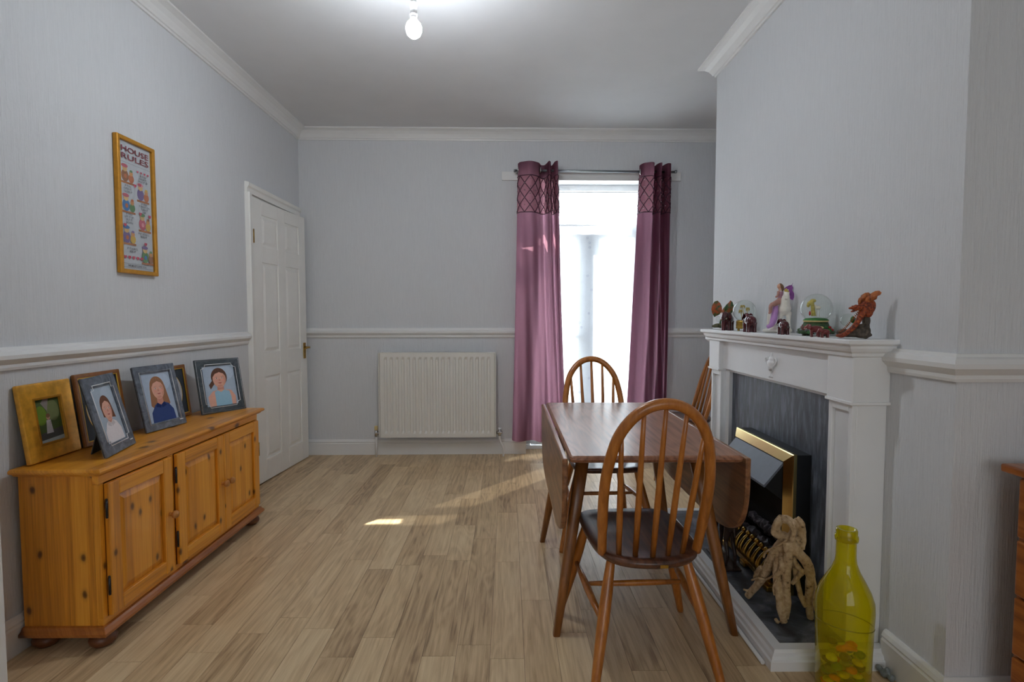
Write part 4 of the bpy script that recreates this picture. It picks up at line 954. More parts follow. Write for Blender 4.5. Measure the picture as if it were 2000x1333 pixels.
# ================================================================== ORNAMENTS
FPX = 1040.0
_pi, _ya, _ro = math.radians(2.81), math.radians(-0.45), math.radians(-0.03)
_fw = Vector((-math.sin(_ya) * math.cos(_pi), math.cos(_ya) * math.cos(_pi), -math.sin(_pi))); _r = Vector((math.cos(_ya), math.sin(_ya), 0)); _u = _r.cross(_fw)
CAMP = Vector((0, 0, 1.15))
def pray(u, v): return _fw + _r * ((u - 1000) / FPX) - _u * ((v - 666.5) / FPX)
def onz(u, v, z): d = pray(u, v); return CAMP + d * ((z - 1.15) / d.z)      # point of a photo pixel on a level surface
def onx(u, v, x): d = pray(u, v); return CAMP + d * (x / d.x)              # ... on a plane parallel to the side walls
class Item:
    """a thing standing at ground point g, turned square to the viewer; q() gives local coordinates from crop pixels"""
    def __init__(s, name, g, label, cat, crop=(0, 0, 1), group=None):
        s.g = Vector(g); d = s.g - CAMP; s.phi = math.atan2(-d.x, d.y)
        s.root = tag(empty(name, s.g, (0, 0, s.phi)), label, cat, group)
        s.crop = crop; Y = d.dot(_fw); hx = math.hypot(d.x, d.y)
        s.u0 = 1000 + FPX * d.dot(_r) / Y; s.v0 = 666.5 - FPX * d.dot(_u) / Y
        s.mx = Y * Y / (FPX * hx); s.mz = Y / FPX
    def q(s, zx, zy, dep=0.0):
        ox, oy, sc = s.crop; d = pray(ox + zx / sc, oy + zy / sc); ey = Vector((-math.sin(s.phi), math.cos(s.phi), 0)); ex = Vector((ey.y, -ey.x, 0))
        p = CAMP + d * (((s.g - CAMP).dot(ey) + dep) / d.dot(ey)) - s.g
        return Vector((p.dot(ex), dep, p.z))
def blob(parts, name, mat, parent, voxel=0.0016, smooth=2, loc=None, rot=None):
    mb = MB()
    for p in parts:
        if p[0] == 'b': mb.ball(p[1], p[2], 14, rot=p[3] if len(p) > 3 else None)
        else: mb.tube(spline([tuple(x_) for x_ in p[1]], 5) if len(p[1]) > 2 else p[1], p[2] if not isinstance(p[2], (list, tuple)) else [lerp(p[2][int(i)], p[2][min(int(i) + 1, len(p[2]) - 1)], i - int(i)) for i in [j * (len(p[2]) - 1) / ((len(p[1]) - 1) * 5 if len(p[1]) > 2 else 1) for j in range((len(p[1]) - 1) * 5 + 1 if len(p[1]) > 2 else 2)]], 10)
    return mb.build(name, mat, parent, remesh=voxel, smooth_iter=smooth, loc=loc, rot=rot)
def sheet(pts, thick, name, mat, parent, bend=0.0):
    """thin solid plate with outline pts (local x, z), curved a little in depth"""
    mb = MB(); k = len(pts); cx = sum(p[0] for p in pts) / k; cz = sum(p[2] for p in pts) / k
    vs = [(p[0], p[1] - thick / 2, p[2]) for p in pts] + [(p[0], p[1] + thick / 2, p[2]) for p in pts]; cy = sum(p[1] for p in pts) / k
    vs += [(cx, cy - thick / 2 - bend, cz), (cx, cy + thick / 2 - bend, cz)]
    fs = [(i, (i + 1) % k, k + (i + 1) % k, k + i) for i in range(k)] + [(i, (i + 1) % k, 2 * k) for i in range(k)] + [(k + (i + 1) % k, k + i, 2 * k + 1) for i in range(k)]
    return mb.add(vs, fs).build(name, mat, parent, bevel=0)

def elephant(g, h, face, label, mat, trunk_up=True, group='carved elephants on the mantelpiece', calf=False):
    r = tag(empty('elephant_figurine', g, (0, 0, face)), label, 'elephant', group)
    P = lambda *a: Vector(a) * h
    tr = [P(0.62, 0, 0.84), P(0.78, 0, 0.66), P(0.92, 0, 0.66), P(0.98, 0, 0.86), P(0.92, 0, 1.05)] if trunk_up else [P(0.62, 0, 0.82), P(0.76, 0, 0.6), P(0.80, 0, 0.35), P(0.84, 0, 0.15)]
    parts = [('b', P(-0.05, 0, 0.66), (0.46 * h, 0.30 * h, 0.31 * h)), ('b', P(-0.28, 0, 0.64), (0.26 * h, 0.27 * h, 0.30 * h)), ('b', P(0.48, 0, 0.86), (0.22 * h, 0.19 * h, 0.24 * h)),
             ('t', tr, [0.11 * h, 0.09 * h, 0.075 * h, 0.06 * h, 0.045 * h]), ('t', [P(-0.5, 0, 0.75), P(-0.56, 0, 0.55), P(-0.53, 0, 0.35)], [0.035 * h, 0.03 * h, 0.025 * h])]
    for sx, sy in ((0.24, 0.15), (0.24, -0.15), (-0.3, 0.15), (-0.3, -0.15)):
        parts.append(('t', [P(sx, sy, 0.55), P(sx + 0.01, sy * 1.05, 0.25), P(sx, sy * 1.08, 0.0)], [0.15 * h, 0.115 * h, 0.12 * h]))
    blob(parts, 'body', mat, r, voxel=h * 0.022, smooth=3)
    for sy in (-1, 1):
        MB().ball((0, 0, 0), (0.16 * h, 0.03 * h, 0.22 * h), 14).build('ear', mat, r, loc=P(0.40, sy * 0.23, 0.86), rot=(sy * 0.25, 0, sy * -0.55))
        if not calf: MB().tube([P(0.60, sy * 0.10, 0.72), P(0.72, sy * 0.12, 0.66), P(0.82, sy * 0.12, 0.70)], [0.028 * h, 0.024 * h, 0.01 * h], 8).build('tusk', 'ivory', r)
    return r
def mantel(u, x): p = onx(u, 640, x); return Vector((x, p.y, MZ))
elephant(mantel(1421, 1.115), 0.086, math.radians(232), 'largest plum carved elephant at the far left, trunk raised towards the room', 'plum_elephant')
elephant(mantel(1464, 1.100), 0.080, math.radians(86), 'plum carved elephant seen from behind, before the small snow globe', 'plum_elephant')
elephant(mantel(1530, 1.098), 0.058, math.radians(84), 'smaller plum carved elephant standing before the fairy on the unicorn', 'plum_elephant')
elephant(mantel(1592, 1.092), 0.042, math.radians(150), 'small reddish carved elephant before the large snow globe', 'red_elephant')
elephant(mantel(1611, 1.090), 0.030, math.radians(165), 'tiny reddish elephant calf, smallest of the carved elephants', 'red_elephant', trunk_up=False, calf=True)

# green dragon with ball
it = Item('dragon_figurine', mantel(1409, 1.165), 'green and orange winged dragon figurine at the far left of the mantel', 'figurine', (1380, 570, 14.81)); q = it.q
blob([('b', q(330, 985), (0.024, 0.018, 0.012)), ('b', q(420, 990), (0.02, 0.018, 0.014)), ('b', q(250, 1000), (0.018, 0.015, 0.009))], 'rock_base', 'rock_green', it.root, 0.0016)
sheet([q(160, 620), q(140, 520), q(160, 400), q(230, 290), q(320, 262), q(400, 340), q(440, 430), q(450, 560), q(380, 660), q(300, 700), q(225, 740)], 0.004, 'wing', 'dragon_green', it.root, 0.006)
sheet([q(540, 640), q(520, 480), q(560, 390), q(640, 320), q(690, 255), q(750, 300), q(790, 420), q(770, 560), q(700, 660), q(620, 690)], 0.004, 'wing', 'dragon_green', it.root, 0.006)
blob([('t', [q(420, 960), q(470, 800), q(480, 640), q(510, 520), q(560, 450)], [0.013, 0.014, 0.011, 0.008, 0.006]), ('b', q(575, 440), (0.009, 0.006, 0.006))], 'body', 'dragon_green', it.root, 0.0014)
MB().ball(q(350, 800, -0.012), 0.0150, 20).build('crystal_ball', 'globe_glass', it.root)
# small globe with palm trees on a gilt base
it = Item('snow_globe', mantel(1453, 1.165), 'small snow globe with golden palm trees on a gilt footed base', 'snow globe', (1380, 570, 14.81), 'snow globes on the mantelpiece'); q = it.q
gz = q(1080, 560).z
MB().ball((0, 0, gz), 0.0535, 32).build('globe', 'globe_glass', it.root)
zt = q(0, 830).z
MB().lathe([(0.0, 0.010), (0.036, 0.010), (0.038, 0.014), (0.035, 0.020), (0.037, 0.026), (0.035, zt - 0.012), (0.037, zt - 0.008), (0.034, zt), (0.0, zt)], n=28).build('base', 'gold_base', it.root)
for j in range(5):
    a = 2 * PI * j / 5; MB().lathe([(0.004, 0), (0.006, 0.003), (0.004, 0.012)], (0.030 * math.cos(a), 0.030 * math.sin(a), 0), 8).build('foot', 'gold_base', it.root)
for px_, top_, sp_ in ((1040, 430, 1.0), (1190, 500, 0.8), (980, 560, 0.7)):
    t_ = q(px_, top_); b_ = Vector((t_.x * 0.5, 0, zt - 0.001))
    tr_ = MB().tube([b_, b_.lerp(t_, 0.5) + Vector((0.002, 0, 0)), t_], [0.0022, 0.0018, 0.0015], 8).build('palm_trunk', 'palm_gold', it.root)
    fm = MB()
    for j in range(9):
        a = 2 * PI * j / 9; L_ = 0.0125 * sp_; fm.tube([t_, t_ + Vector((math.cos(a) * L_ * 0.6, math.sin(a) * L_ * 0.6, 0.004)), t_ + Vector((math.cos(a) * L_, math.sin(a) * L_, -0.006 * (1 + j % 2)))], [0.0022, 0.003, 0.0008], 6)
    fm.ball(t_, 0.004 * sp_, 8); fm.build('fronds', 'palm_gold', tr_)
# fairy riding a unicorn
it = Item('fairy_figurine', mantel(1520, 1.178), 'fairy with purple butterfly wings sitting on a white unicorn', 'figurine', (1470, 540, 11.11)); q = it.q
blob([('b', q(540, 1180), (0.056, 0.026, 0.012)), ('b', q(340, 1180), (0.025, 0.018, 0.010)), ('b', q(740, 1180), (0.022, 0.02, 0.014)), ('b', q(500, 1090), (0.025, 0.015, 0.012))], 'base', 'unicorn_white', it.root, 0.0022)
blob([('b', q(690, 700, -0.012), (0.027, 0.026, 0.032)), ('b', q(600, 720, 0.012), (0.030, 0.032, 0.026)), ('b', q(480, 720, 0.028), (0.026, 0.026, 0.027)),
      ('t', [q(700, 640, -0.016), q(715, 500, -0.022), q(735, 400, -0.028)], [0.023, 0.017, 0.012]), ('t', [q(735, 350, -0.026), q(738, 430, -0.036), q(735, 505, -0.042)], [0.012, 0.010, 0.006]),
      ('t', [q(620, 800, -0.014), q(590, 960, -0.018), q(595, 1180, -0.016)], [0.013, 0.007, 0.008]), ('t', [q(780, 780, -0.014), q(780, 980, -0.018), q(775, 1190, -0.016)], [0.013, 0.008, 0.009]),
      ('t', [q(410, 780, 0.032), q(350, 920, 0.034), q(345, 1150, 0.03)], [0.014, 0.007, 0.008]), ('t', [q(440, 800, 0.02), q(395, 960, 0.018), q(400, 1150, 0.018)], [0.014, 0.007, 0.008]),
      ('t', [q(705, 320, -0.024), q(695, 280, -0.022)], [0.004, 0.001]), ('t', [q(765, 320, -0.024), q(775, 280, -0.022)], [0.004, 0.001])], 'unicorn', 'unicorn_white', it.root, 0.0018)
blob([('t', [q(735, 340, -0.03), q(720, 300, -0.034), q(705, 285, -0.034)], 0.007), ('b', q(745, 345, -0.03), 0.0085)], 'mane', 'palm_gold', it.root, 0.0014)
blob([('t', [q(590, 530, 0), q(600, 440, 0.002), q(610, 330, 0.002)], [0.0135, 0.0105, 0.0115])], 'fairy_bodice', 'fairy_pink', it.root, 0.0014)
blob([('t', [q(600, 520, -0.012), q(500, 590, -0.03), q(400, 640, -0.034), q(380, 780, -0.036), q(345, 800, -0.04)], [0.013, 0.012, 0.009, 0.007, 0.004]), 
      ('t', [q(560, 330, -0.004), q(545, 420, -0.014), q(500, 455, -0.024)], [0.006, 0.005, 0.004])], 'fairy_limbs', 'fairy_skin', it.root, 0.0014)
blob([('b', q(575, 220), (0.0085, 0.009, 0.011)), ('t', [q(585, 260), q(592, 320)], [0.005, 0.005])], 'fairy_head', 'skin', it.root, 0.0012)
blob([('b', q(600, 205, 0.003), (0.010, 0.010, 0.010)), ('t', [q(620, 200, 0.005), q(650, 260, 0.008), q(645, 330, 0.01)], [0.008, 0.007, 0.003])], 'fairy_hair', 'fairy_hair', it.root, 0.0012)
blob([('t', [q(500, 640, -0.02), q(480, 800, -0.026), q(450, 960, -0.026), q(400, 1060, -0.03), q(310, 1110, -0.034)], [0.010, 0.013, 0.014, 0.010, 0.008])], 'lilac_skirt', 'fairy_lilac', it.root, 0.0016)
sheet([q(670, 290, 0.012), q(720, 235, 0.012), q(790, 200, 0.012), q(850, 190, 0.012), q(880, 250, 0.012), q(860, 310, 0.012), q(900, 370, 0.012), q(905, 440, 0.012), q(875, 520, 0.012), q(820, 500, 0.012), q(770, 430, 0.012)], 0.002, 'wing', 'butterfly', it.root, 0.004)
MB().tube([q(840, 210, 0.012), q(875, 150, 0.012)], [0.0012, 0.0006], 6).build('wing_tip', 'butterfly', it.root)
# large globe with giraffe on a base of mushrooms and flowers
it = Item('snow_globe', mantel(1593, 1.160), 'large snow globe with giraffe and tree on a mossy mushroom base', 'snow globe', (1540, 570, 13.33), 'snow globes on the mantelpiece'); q = it.q
gz = q(0, 440).z
MB().ball((0, 0, gz), 0.0545, 36).build('globe', 'globe_glass', it.root)
zb0 = q(0, 735).z
MB().lathe([(0.0, zb0 - 0.004), (0.042, zb0 - 0.004), (0.043, zb0 - 0.001), (0.040, zb0 + 0.002), (0.032, zb0 + 0.006), (0.0, zb0 + 0.008)], n=28).build('grass_disc', 'leaf_green', it.root)
MB().lathe([(0.036, zb0 - 0.010), (0.043, zb0 - 0.006), (0.043, zb0 - 0.003), (0.036, zb0 - 0.003)], n=28).build('collar', 'mush_cream', it.root)
MB().lathe([(0.048, 0.006), (0.060, 0.010), (0.058, 0.018), (0.050, 0.026), (0.040, zb0 - 0.009), (0.0, zb0 - 0.009)], n=24).build('base', 'moss', it.root)
rg = random.Random(11)
for j in range(48):
    row_ = j // 16; a = 2 * PI * (j % 16) / 16 + 0.2 * row_; rr_ = (0.056, 0.053, 0.046)[row_]; z_ = (0.013, 0.022, 0.031)[row_]
    k_ = rg.choice(['pebble_grey', 'flower_red', 'mush_cream', 'moss', 'pebble_grey', 'leaf_green'])
    MB().ball((rr_ * math.cos(a), rr_ * math.sin(a), z_), (rg.uniform(0.006, 0.009), rg.uniform(0.006, 0.009), rg.uniform(0.005, 0.007)), 10).build({'flower_red': 'flower', 'mush_cream': 'mushroom', 'leaf_green': 'leaf', 'moss': 'leaf', 'pebble_grey': 'pebble'}[k_], k_, it.root)
for j in range(4):
    a = 2 * PI * j / 4 + 0.6; MB().lathe([(0.006, 0), (0.007, 0.003), (0.006, 0.008)], (0.045 * math.cos(a), 0.045 * math.sin(a), 0), 8).build('foot', 'rock', it.root)
blob([('t', [q(650, 640), q(640, 500), q(625, 360), q(610, 260)], [0.0085, 0.0075, 0.0065, 0.006]), ('b', q(560, 300), (0.010, 0.006, 0.008)), ('b', q(640, 240), (0.011, 0.007, 0.007)), ('b', q(515, 355), (0.006, 0.005, 0.009))], 'tree', 'giraffe', it.root, 0.0014)
blob([('b', q(770, 420), (0.010, 0.006, 0.007)), ('t', [q(740, 450), q(735, 660)], 0.0016), ('t', [q(800, 450), q(800, 660)], 0.0016), ('t', [q(720, 400), q(690, 340)], 0.003)], 'pony', 'ivory', it.root, 0.0012)
MB().ball(q(555, 570, -0.01), (0.0035, 0.0035, 0.009), 10).build('flower', 'flower_red', it.root)
# rust dragon with crystal ball on a rock
it = Item('dragon_figurine', mantel(1676, 1.150), 'rust-red dragon figurine curling over a crystal ball on a rock', 'figurine', (1620, 560, 12.12)); q = it.q
blob([('b', q(760, 1060), (0.026, 0.022, 0.024)), ('b', q(860, 1090), (0.013, 0.02, 0.022)), ('b', q(600, 1130), (0.03, 0.022, 0.011)), ('b', q(850, 1130), (0.013, 0.018, 0.013)), ('b', q(880, 960, 0.006), (0.009, 0.013, 0.02)), ('b', q(330, 1090, 0.006), (0.022, 0.018, 0.012)), ('b', q(450, 1120, 0.004), (0.026, 0.02, 0.012)), ('b', q(870, 820, 0.01), (0.012, 0.012, 0.022)), ('b', q(760, 1150, 0.0), (0.03, 0.022, 0.010))], 'rock_base', 'rock', it.root, 0.002, 1)
blob([('t', [q(170, 1160, -0.018), q(300, 1165, -0.026), q(440, 1080, -0.026), q(580, 960, -0.022), q(690, 800, -0.014), q(780, 620, -0.004), q(870, 470, 0), q(940, 340, 0.0)], [0.005, 0.0075, 0.0078, 0.008, 0.009, 0.012, 0.013, 0.009]),
      ('b', q(960, 500, 0.006), (0.016, 0.015, 0.025), (0, 0.25, 0)), ('b', q(900, 620, 0.008), (0.016, 0.014, 0.018)), ('t', [q(930, 420), q(860, 400, -0.006), q(780, 450, -0.008), q(700, 500, -0.01)], [0.011, 0.009, 0.008, 0.0085])], 'body', 'dragon_rust', it.root, 0.0016, 1)
blob([('b', q(690, 500, -0.012), (0.013, 0.009, 0.009)), ('t', [q(640, 490, -0.012), q(540, 510, -0.012), q(450, 522, -0.012)], [0.009, 0.006, 0.002]), ('t', [q(640, 540, -0.012), q(560, 585, -0.012), q(500, 600, -0.012)], [0.006, 0.004, 0.0015]),
      ('t', [q(600, 480, -0.012), q(640, 430, -0.012)], [0.003, 0.0008]), ('t', [q(690, 460, -0.012), q(760, 400, -0.012)], [0.004, 0.001]), ('t', [q(540, 500, -0.012), q(535, 450, -0.012)], [0.002, 0.0006])], 'head', 'dragon_rust', it.root, 0.0012, 1)
sheet([q(680, 430, 0.004), q(670, 350, 0.004), q(690, 290, 0.004), q(750, 235, 0.004), q(735, 225, 0.004), q(840, 155, 0.004), q(920, 145, 0.004), q(980, 180, 0.004), q(960, 260, 0.004), q(900, 330, 0.004), q(800, 410, 0.004)], 0.006, 'wing', 'dragon_wing', it.root, 0.006)
sheet([q(820, 360, -0.006), q(860, 280, -0.006), q(960, 180, -0.006), q(1080, 112, -0.006), q(1180, 102, -0.006), q(1235, 150, -0.006), q(1210, 200, -0.006), q(1140, 230, -0.006), q(1120, 300, -0.006), q(1030, 350, -0.006), q(900, 400, -0.006)], 0.008, 'wing', 'dragon_wing', it.root, 0.007)
sp_m = MB()
for j in range(22):
    f = j / 21; p0 = Vector((lerp(q(250, 1130).x, q(820, 470).x, f), -0.030 + 0.02 * f, lerp(q(250, 1130).z, q(820, 470).z, f ** 1.25) + 0.004)); sp_m.tube([p0, p0 + Vector((-0.004, -0.003, 0.006))], [0.0024, 0.0004], 5)
o_ = sp_m.build('tail_spines', 'dragon_wing', it.root); o_['kind'] = 'stuff'
MB().ball(q(430, 800, 0.004), 0.0215, 24).build('crystal_ball', 'globe_glass', it.root)
MB().ball(q(560, 790, 0.012), (0.008, 0.008, 0.012), 12).build('inner_figure', 'leaf_green', it.root)
# little clear glass ornament between globe and dragon
g0 = mantel(1632, 1.175)
tag(MB().lathe([(0.0, 0), (0.008, 0), (0.0085, 0.003), (0.003, 0.006), (0.003, 0.014), (0.006, 0.019), (0.0065, 0.024), (0.003, 0.031), (0.0, 0.032)], n=14).build('glass_ornament', 'globe_glass', loc=g0), 'tiny clear glass ornament between the large globe and rust dragon', 'ornament')

# ---- driftwood sculpture on the hearth
g0 = onz(1540, 1222, HZ); it = Item('driftwood_sculpture', (g0.x, g0.y, HZ + 0.003), 'pale twisted driftwood sculpture standing on the slate hearth', 'sculpture', (1400, 980, 5.127)); q = it.q
MZD = 0.00
dw = [('t', [q(700, 330, 0.02), q(600, 480, 0.03), q(530, 610, 0.05), q(470, 740, 0.085), q(395, 850, 0.11), q(305, 950, 0.132)], [0.015, 0.0165, 0.017, 0.016, 0.014, 0.0125]),
      ('t', [q(310, 900, 0.122), q(262, 880, 0.122)], [0.006, 0.004]),
      ('t', [q(640, 180, 0.02), q(600, 270, 0.02), q(650, 360, 0.015), q(735, 350, 0.01), q(770, 260, 0.01), q(720, 180, 0.02), q(650, 170, 0.02)], [0.012, 0.0125, 0.012, 0.012, 0.013, 0.012, 0.012]),
      ('t', [q(770, 185, 0.03), q(830, 240, 0.03), q(845, 340, 0.03), q(800, 430, 0.02)], [0.012, 0.015, 0.016, 0.015]),
      ('t', [q(740, 380, 0.01), q(800, 500, 0.005), q(890, 600, 0.01), q(935, 720, 0.02), q(925, 900, 0.04), q(925, 1050, 0.068), q(935, 1170, 0.082)], [0.016, 0.017, 0.0175, 0.0165, 0.0145, 0.0135, 0.0125]),
      ('t', [q(700, 400, 0.0), q(715, 520, 0.0), q(700, 680, -0.002), q(695, 850, 0.0), q(705, 1020, 0.005), q(690, 1130, 0.01)], [0.016, 0.0165, 0.015, 0.0135, 0.013, 0.011]),
      ('t', [q(620, 560, 0.02), q(600, 700, 0.015), q(615, 880, 0.005), q(630, 1030, 0), q(655, 1150, 0), q(675, 1215, 0)], [0.014, 0.0145, 0.014, 0.0135, 0.0125, 0.012]),
      ('t', [q(700, 470, 0.02), q(650, 580, 0.025), q(600, 690, 0.02)], [0.018, 0.017, 0.013]),
      ('t', [q(770, 600, 0.03), q(800, 780, 0.045), q(840, 950, 0.05), q(885, 1060, 0.05)], [0.010, 0.010, 0.009, 0.006]),
      ('t', [q(860, 700, 0.02), q(790, 780, 0.03), q(750, 830, 0.03)], [0.010, 0.008, 0.006]),
      ('t', [q(450, 660, 0.07), q(400, 700, 0.09), q(375, 770, 0.10)], [0.008, 0.008, 0.006])]
dw = [(a, b, [x_ * 1.0 for x_ in c]) for a, b, c in dw]
dw += [('t', [q(640, 150, 0.03), q(600, 210, 0.01), q(565, 320, 0.015), q(640, 370, 0.005)], [0.008, 0.011, 0.009, 0.006]), ('t', [q(800, 160, 0.02), q(850, 230, 0.02), q(862, 380, 0.03), q(850, 480, 0.02)], [0.008, 0.011, 0.011, 0.009]),
       ('t', [q(660, 200, 0.0), q(720, 215, -0.01), q(770, 300, -0.012), q(740, 400, -0.008)], [0.006, 0.009, 0.009, 0.008]), ('t', [q(640, 560, 0.01), q(650, 660, -0.005), q(600, 740, 0.0), q(560, 760, 0.03)], [0.010, 0.010, 0.008, 0.006]),
       ('t', [q(760, 560, 0.02), q(800, 640, 0.02), q(870, 720, 0.02)], [0.010, 0.009, 0.008]), ('t', [q(590, 1180, -0.005), q(610, 1215, 0.0)], [0.007, 0.006]), ('t', [q(700, 900, 0.012), q(720, 1050, 0.02), q(700, 1180, 0.02)], [0.008, 0.008, 0.006])]
do_ = blob(dw, 'wood', 'driftwood', it.root, 0.0024, 1)
tx = bpy.data.textures.new('gnarl', 'CLOUDS'); tx.noise_scale = 0.024; tx.noise_depth = 3
dm = do_.modifiers.new('gnarl', 'DISPLACE'); dm.texture = tx; dm.strength = 0.005; dm.mid_level = 0.52; dm.texture_coords = 'LOCAL'
for pth, rd in (([q(700, 385, -0.012), q(600, 450, 0.004), q(500, 500, 0.028), q(468, 560, 0.05)], 0.0038), ([q(350, 790, 0.1), q(420, 770, 0.066), q(500, 780, 0.06), q(600, 720, 0.0)], 0.0038), ([q(968, 760, 0.01), q(990, 860, 0.02), q(965, 1000, 0.03), q(985, 1100, 0.05)], 0.0036), ([q(600, 780, -0.01), q(565, 860, 0.0), q(575, 940, 0.0)], 0.0034)):
    MB().tube(spline([tuple(a) for a in pth], 6), rd, 8).build('twig', 'driftwood', it.root)

# ---- dark carved antelope on its board
g0 = onz(1437, 1118, HZ)
an = tag(empty('antelope_carving', (0.957, 2.30, HZ)), 'dark carved wooden antelope on a small board, half hidden by the table leaf', 'figurine')
MB().box(-0.036, 0.036, -0.095, 0.115, 0.0, 0.009).build('board', 'ebony', an, bevel=0.002)
parts = [('b', (0, 0.0, 0.198), (0.026, 0.088, 0.034)), ('b', (0, -0.058, 0.196), (0.026, 0.038, 0.040)), ('t', [(0, 0.07, 0.20), (0, 0.105, 0.26), (0, 0.115, 0.32)], [0.024, 0.017, 0.014]), ('t', [(0, 0.11, 0.33), (0, 0.15, 0.31)], [0.016, 0.008]),
         ('t', [(0, -0.095, 0.19), (0, -0.105, 0.15)], [0.007, 0.004])]
for sx in (-1, 1):
    parts += [('t', [(sx * 0.013, -0.066, 0.185), (sx * 0.015, -0.050, 0.115), (sx * 0.016, -0.072, 0.062), (sx * 0.018, -0.062 - sx * 0.006, 0.008)], [0.018, 0.010, 0.007, 0.006]),
              ('t', [(sx * 0.014, 0.066, 0.165), (sx * 0.015, 0.072, 0.09), (sx * 0.017, 0.07 + sx * 0.012, 0.008)], [0.014, 0.0075, 0.006])]
blob(parts, 'body', 'ebony', an, 0.0026, 2)
for sx in (-1, 1): MB().tube(spline([(sx * 0.006, 0.108, 0.34), (sx * 0.012, 0.085, 0.375), (sx * 0.016, 0.07, 0.40)], 4), [0.005, 0.0048, 0.0045, 0.004, 0.0035, 0.003, 0.002, 0.0015, 0.001], 8).build('horn', 'ebony', an)

# ---- tall yellow glass bottle with trinkets
BTX, BTY = 1.018, 1.562
bt = tag(empty('glass_bottle', (BTX, BTY, 0)), 'tall yellow-green glass bottle standing by the hearth corner', 'bottle')
bp_ = [(0.0, 0.012), (0.05, 0.006), (0.064, 0.0), (0.070, 0.004), (0.0735, 0.02), (0.0745, 0.12), (0.077, 0.22), (0.0785, 0.28), (0.077, 0.305), (0.068, 0.335), (0.052, 0.368), (0.038, 0.395), (0.0295, 0.42), (0.027, 0.44), (0.0265, 0.485)]
bp_ = [(a, b * 0.965) for a, b in bp_]
MB().lathe(bp_ + [(0.0265, 0.4729)], n=48).build('glass_body', 'bottle_glass', bt, fix=False)
MB().lathe([(a, b * 0.965) for a, b in [(0.0265, 0.488), (0.031, 0.490), (0.0318, 0.497), (0.031, 0.506), (0.0285, 0.508), (0.029, 0.522), (0.027, 0.527), (0.022, 0.527), (0.0215, 0.49)]], n=36).build('lip', 'bottle_glass', bt, fix=False)
def oring(z, r_, tilt):
    return [(r_ * math.cos(2 * PI * i / 40), r_ * math.sin(2 * PI * i / 40), z + tilt * math.cos(2 * PI * i / 40 + 2.2)) for i in range(40)]
plain('bottle_line', S(122, 112, 8), 0.2, var=0.05)
MB().tube(oring(0.222, 0.0772, 0.012), 0.0012, 6, closed=True).build('seam_ring', 'bottle_line', bt)
rb = random.Random(9)
TR = [('orange', S(226, 120, 30)), ('olive', S(110, 104, 30)), ('brown', S(92, 66, 30)), ('yellow', S(206, 186, 50)), ('green', S(96, 120, 50)), ('cream', S(204, 196, 150))]
for nme, c_ in TR: plain('trinket_' + nme, c_, 0.35, var=0.15, vs=80)
k_ = 0
for lay in range(7):
    n_ = 7 if lay < 6 else 5
    for j in range(n_):
        a = 2 * PI * j / n_ + lay * 0.5; rr_ = 0.043 if j else 0.004
        nme = TR[(k_ * 2 + lay) % 6][0]; k_ += 1
        cm = bmesh.new(); bmesh.ops.create_icosphere(cm, subdivisions=2, radius=0.0165)
        for v in cm.verts: v.co *= rb.uniform(0.9, 1.08)
        for v in cm.verts: v.co.z *= 0.55
        me = bpy.data.meshes.new('trinket'); cm.to_mesh(me); cm.free(); me.materials.append(MATS['trinket_' + nme])
        for p_ in me.polygons: p_.use_smooth = True
        o = bpy.data.objects.new('trinket', me); COL.objects.link(o)
        o.location = (BTX + rr_ * math.cos(a), BTY + rr_ * math.sin(a), 0.024 + lay * 0.0186); o.rotation_euler = (rb.uniform(-0.2, 0.2), rb.uniform(-0.2, 0.2), a)
        tag(o, 'smooth %s trinket heaped in the bottom of the yellow bottle' % nme, 'trinket', '%s trinkets inside the yellow bottle' % nme)
cm = MB().tube([(-0.022, -0.02, 0.0), (0.0, -0.016, 0.004), (0.026, -0.02, -0.003)], [0.006, 0.010, 0.005], 10)
tag(cm.build('orange_token', 'trinket_orange', loc=(BTX - 0.012, BTY - 0.02, 0.160)), 'elongated bright orange piece lying on top of the trinkets in the bottle', 'trinket')

# ---- chest of drawers at the right edge
cd = tag(empty('chest_of_drawers', (1.55, 1.0, 0)), 'honey pine chest of drawers at the right edge of the picture', 'chest')
def K2(mb): mb.v = [(a - 1.55, b - 1.0, c) for a, b, c in mb.v]; return mb
K2(MB().box(1.305, 1.795, 0.60, 1.385, 0.735, 0.757)).build('top', 'honey_pine', cd, bevel=0.006, seg=3)
K2(MB().box(1.345, 1.79, 0.62, 1.365, 0.0, 0.735)).build('carcass', 'honey_pine', cd, bevel=0.002)
for z0, z1 in ((0.57, 0.725), (0.417, 0.562), (0.257, 0.409), (0.09, 0.249)):
    d_ = K2(MB().box(1.327, 1.3445, 0.632, 1.353, z0, z1)).build('drawer', 'honey_pine', cd, bevel=0.004)
    for yy in (0.82, 1.16): K2(MB().lathe([(0.009, 0), (0.008, -0.01), (0.017, -0.018), (0.018, -0.026), (0.0, -0.034)], (1.328, yy, (z0 + z1) / 2), 16, axis='x')).build('knob', 'pine_knob', d_)

# ---- little odds and ends by the chimney breast
tag(MB().tube(spline([(1.226, 1.70, 1.012), (1.222, 1.675, 1.010), (1.224, 1.655, 1.024), (1.228, 1.645, 1.036)], 5), 0.0035, 8).build('cable_end', 'black_metal'), 'short black cable end poking out under the mantel shelf', 'cable')
pf = MB()
for j, (a, b, c, r_) in enumerate(((0, 0, 0.012, 0.014), (0.008, -0.02, 0.01, 0.012), (-0.006, 0.015, 0.018, 0.011), (0.004, -0.006, 0.026, 0.010))): pf.ball((a, b, c), (r_, r_ * 0.8, r_), 8)
tag(pf.build('plaster_crumb', 'pebble_grey', remesh=0.004, loc=(1.195, 1.628, 0.0)), 'crumbled bit of plaster on the floor beside the hearth', 'rubble')

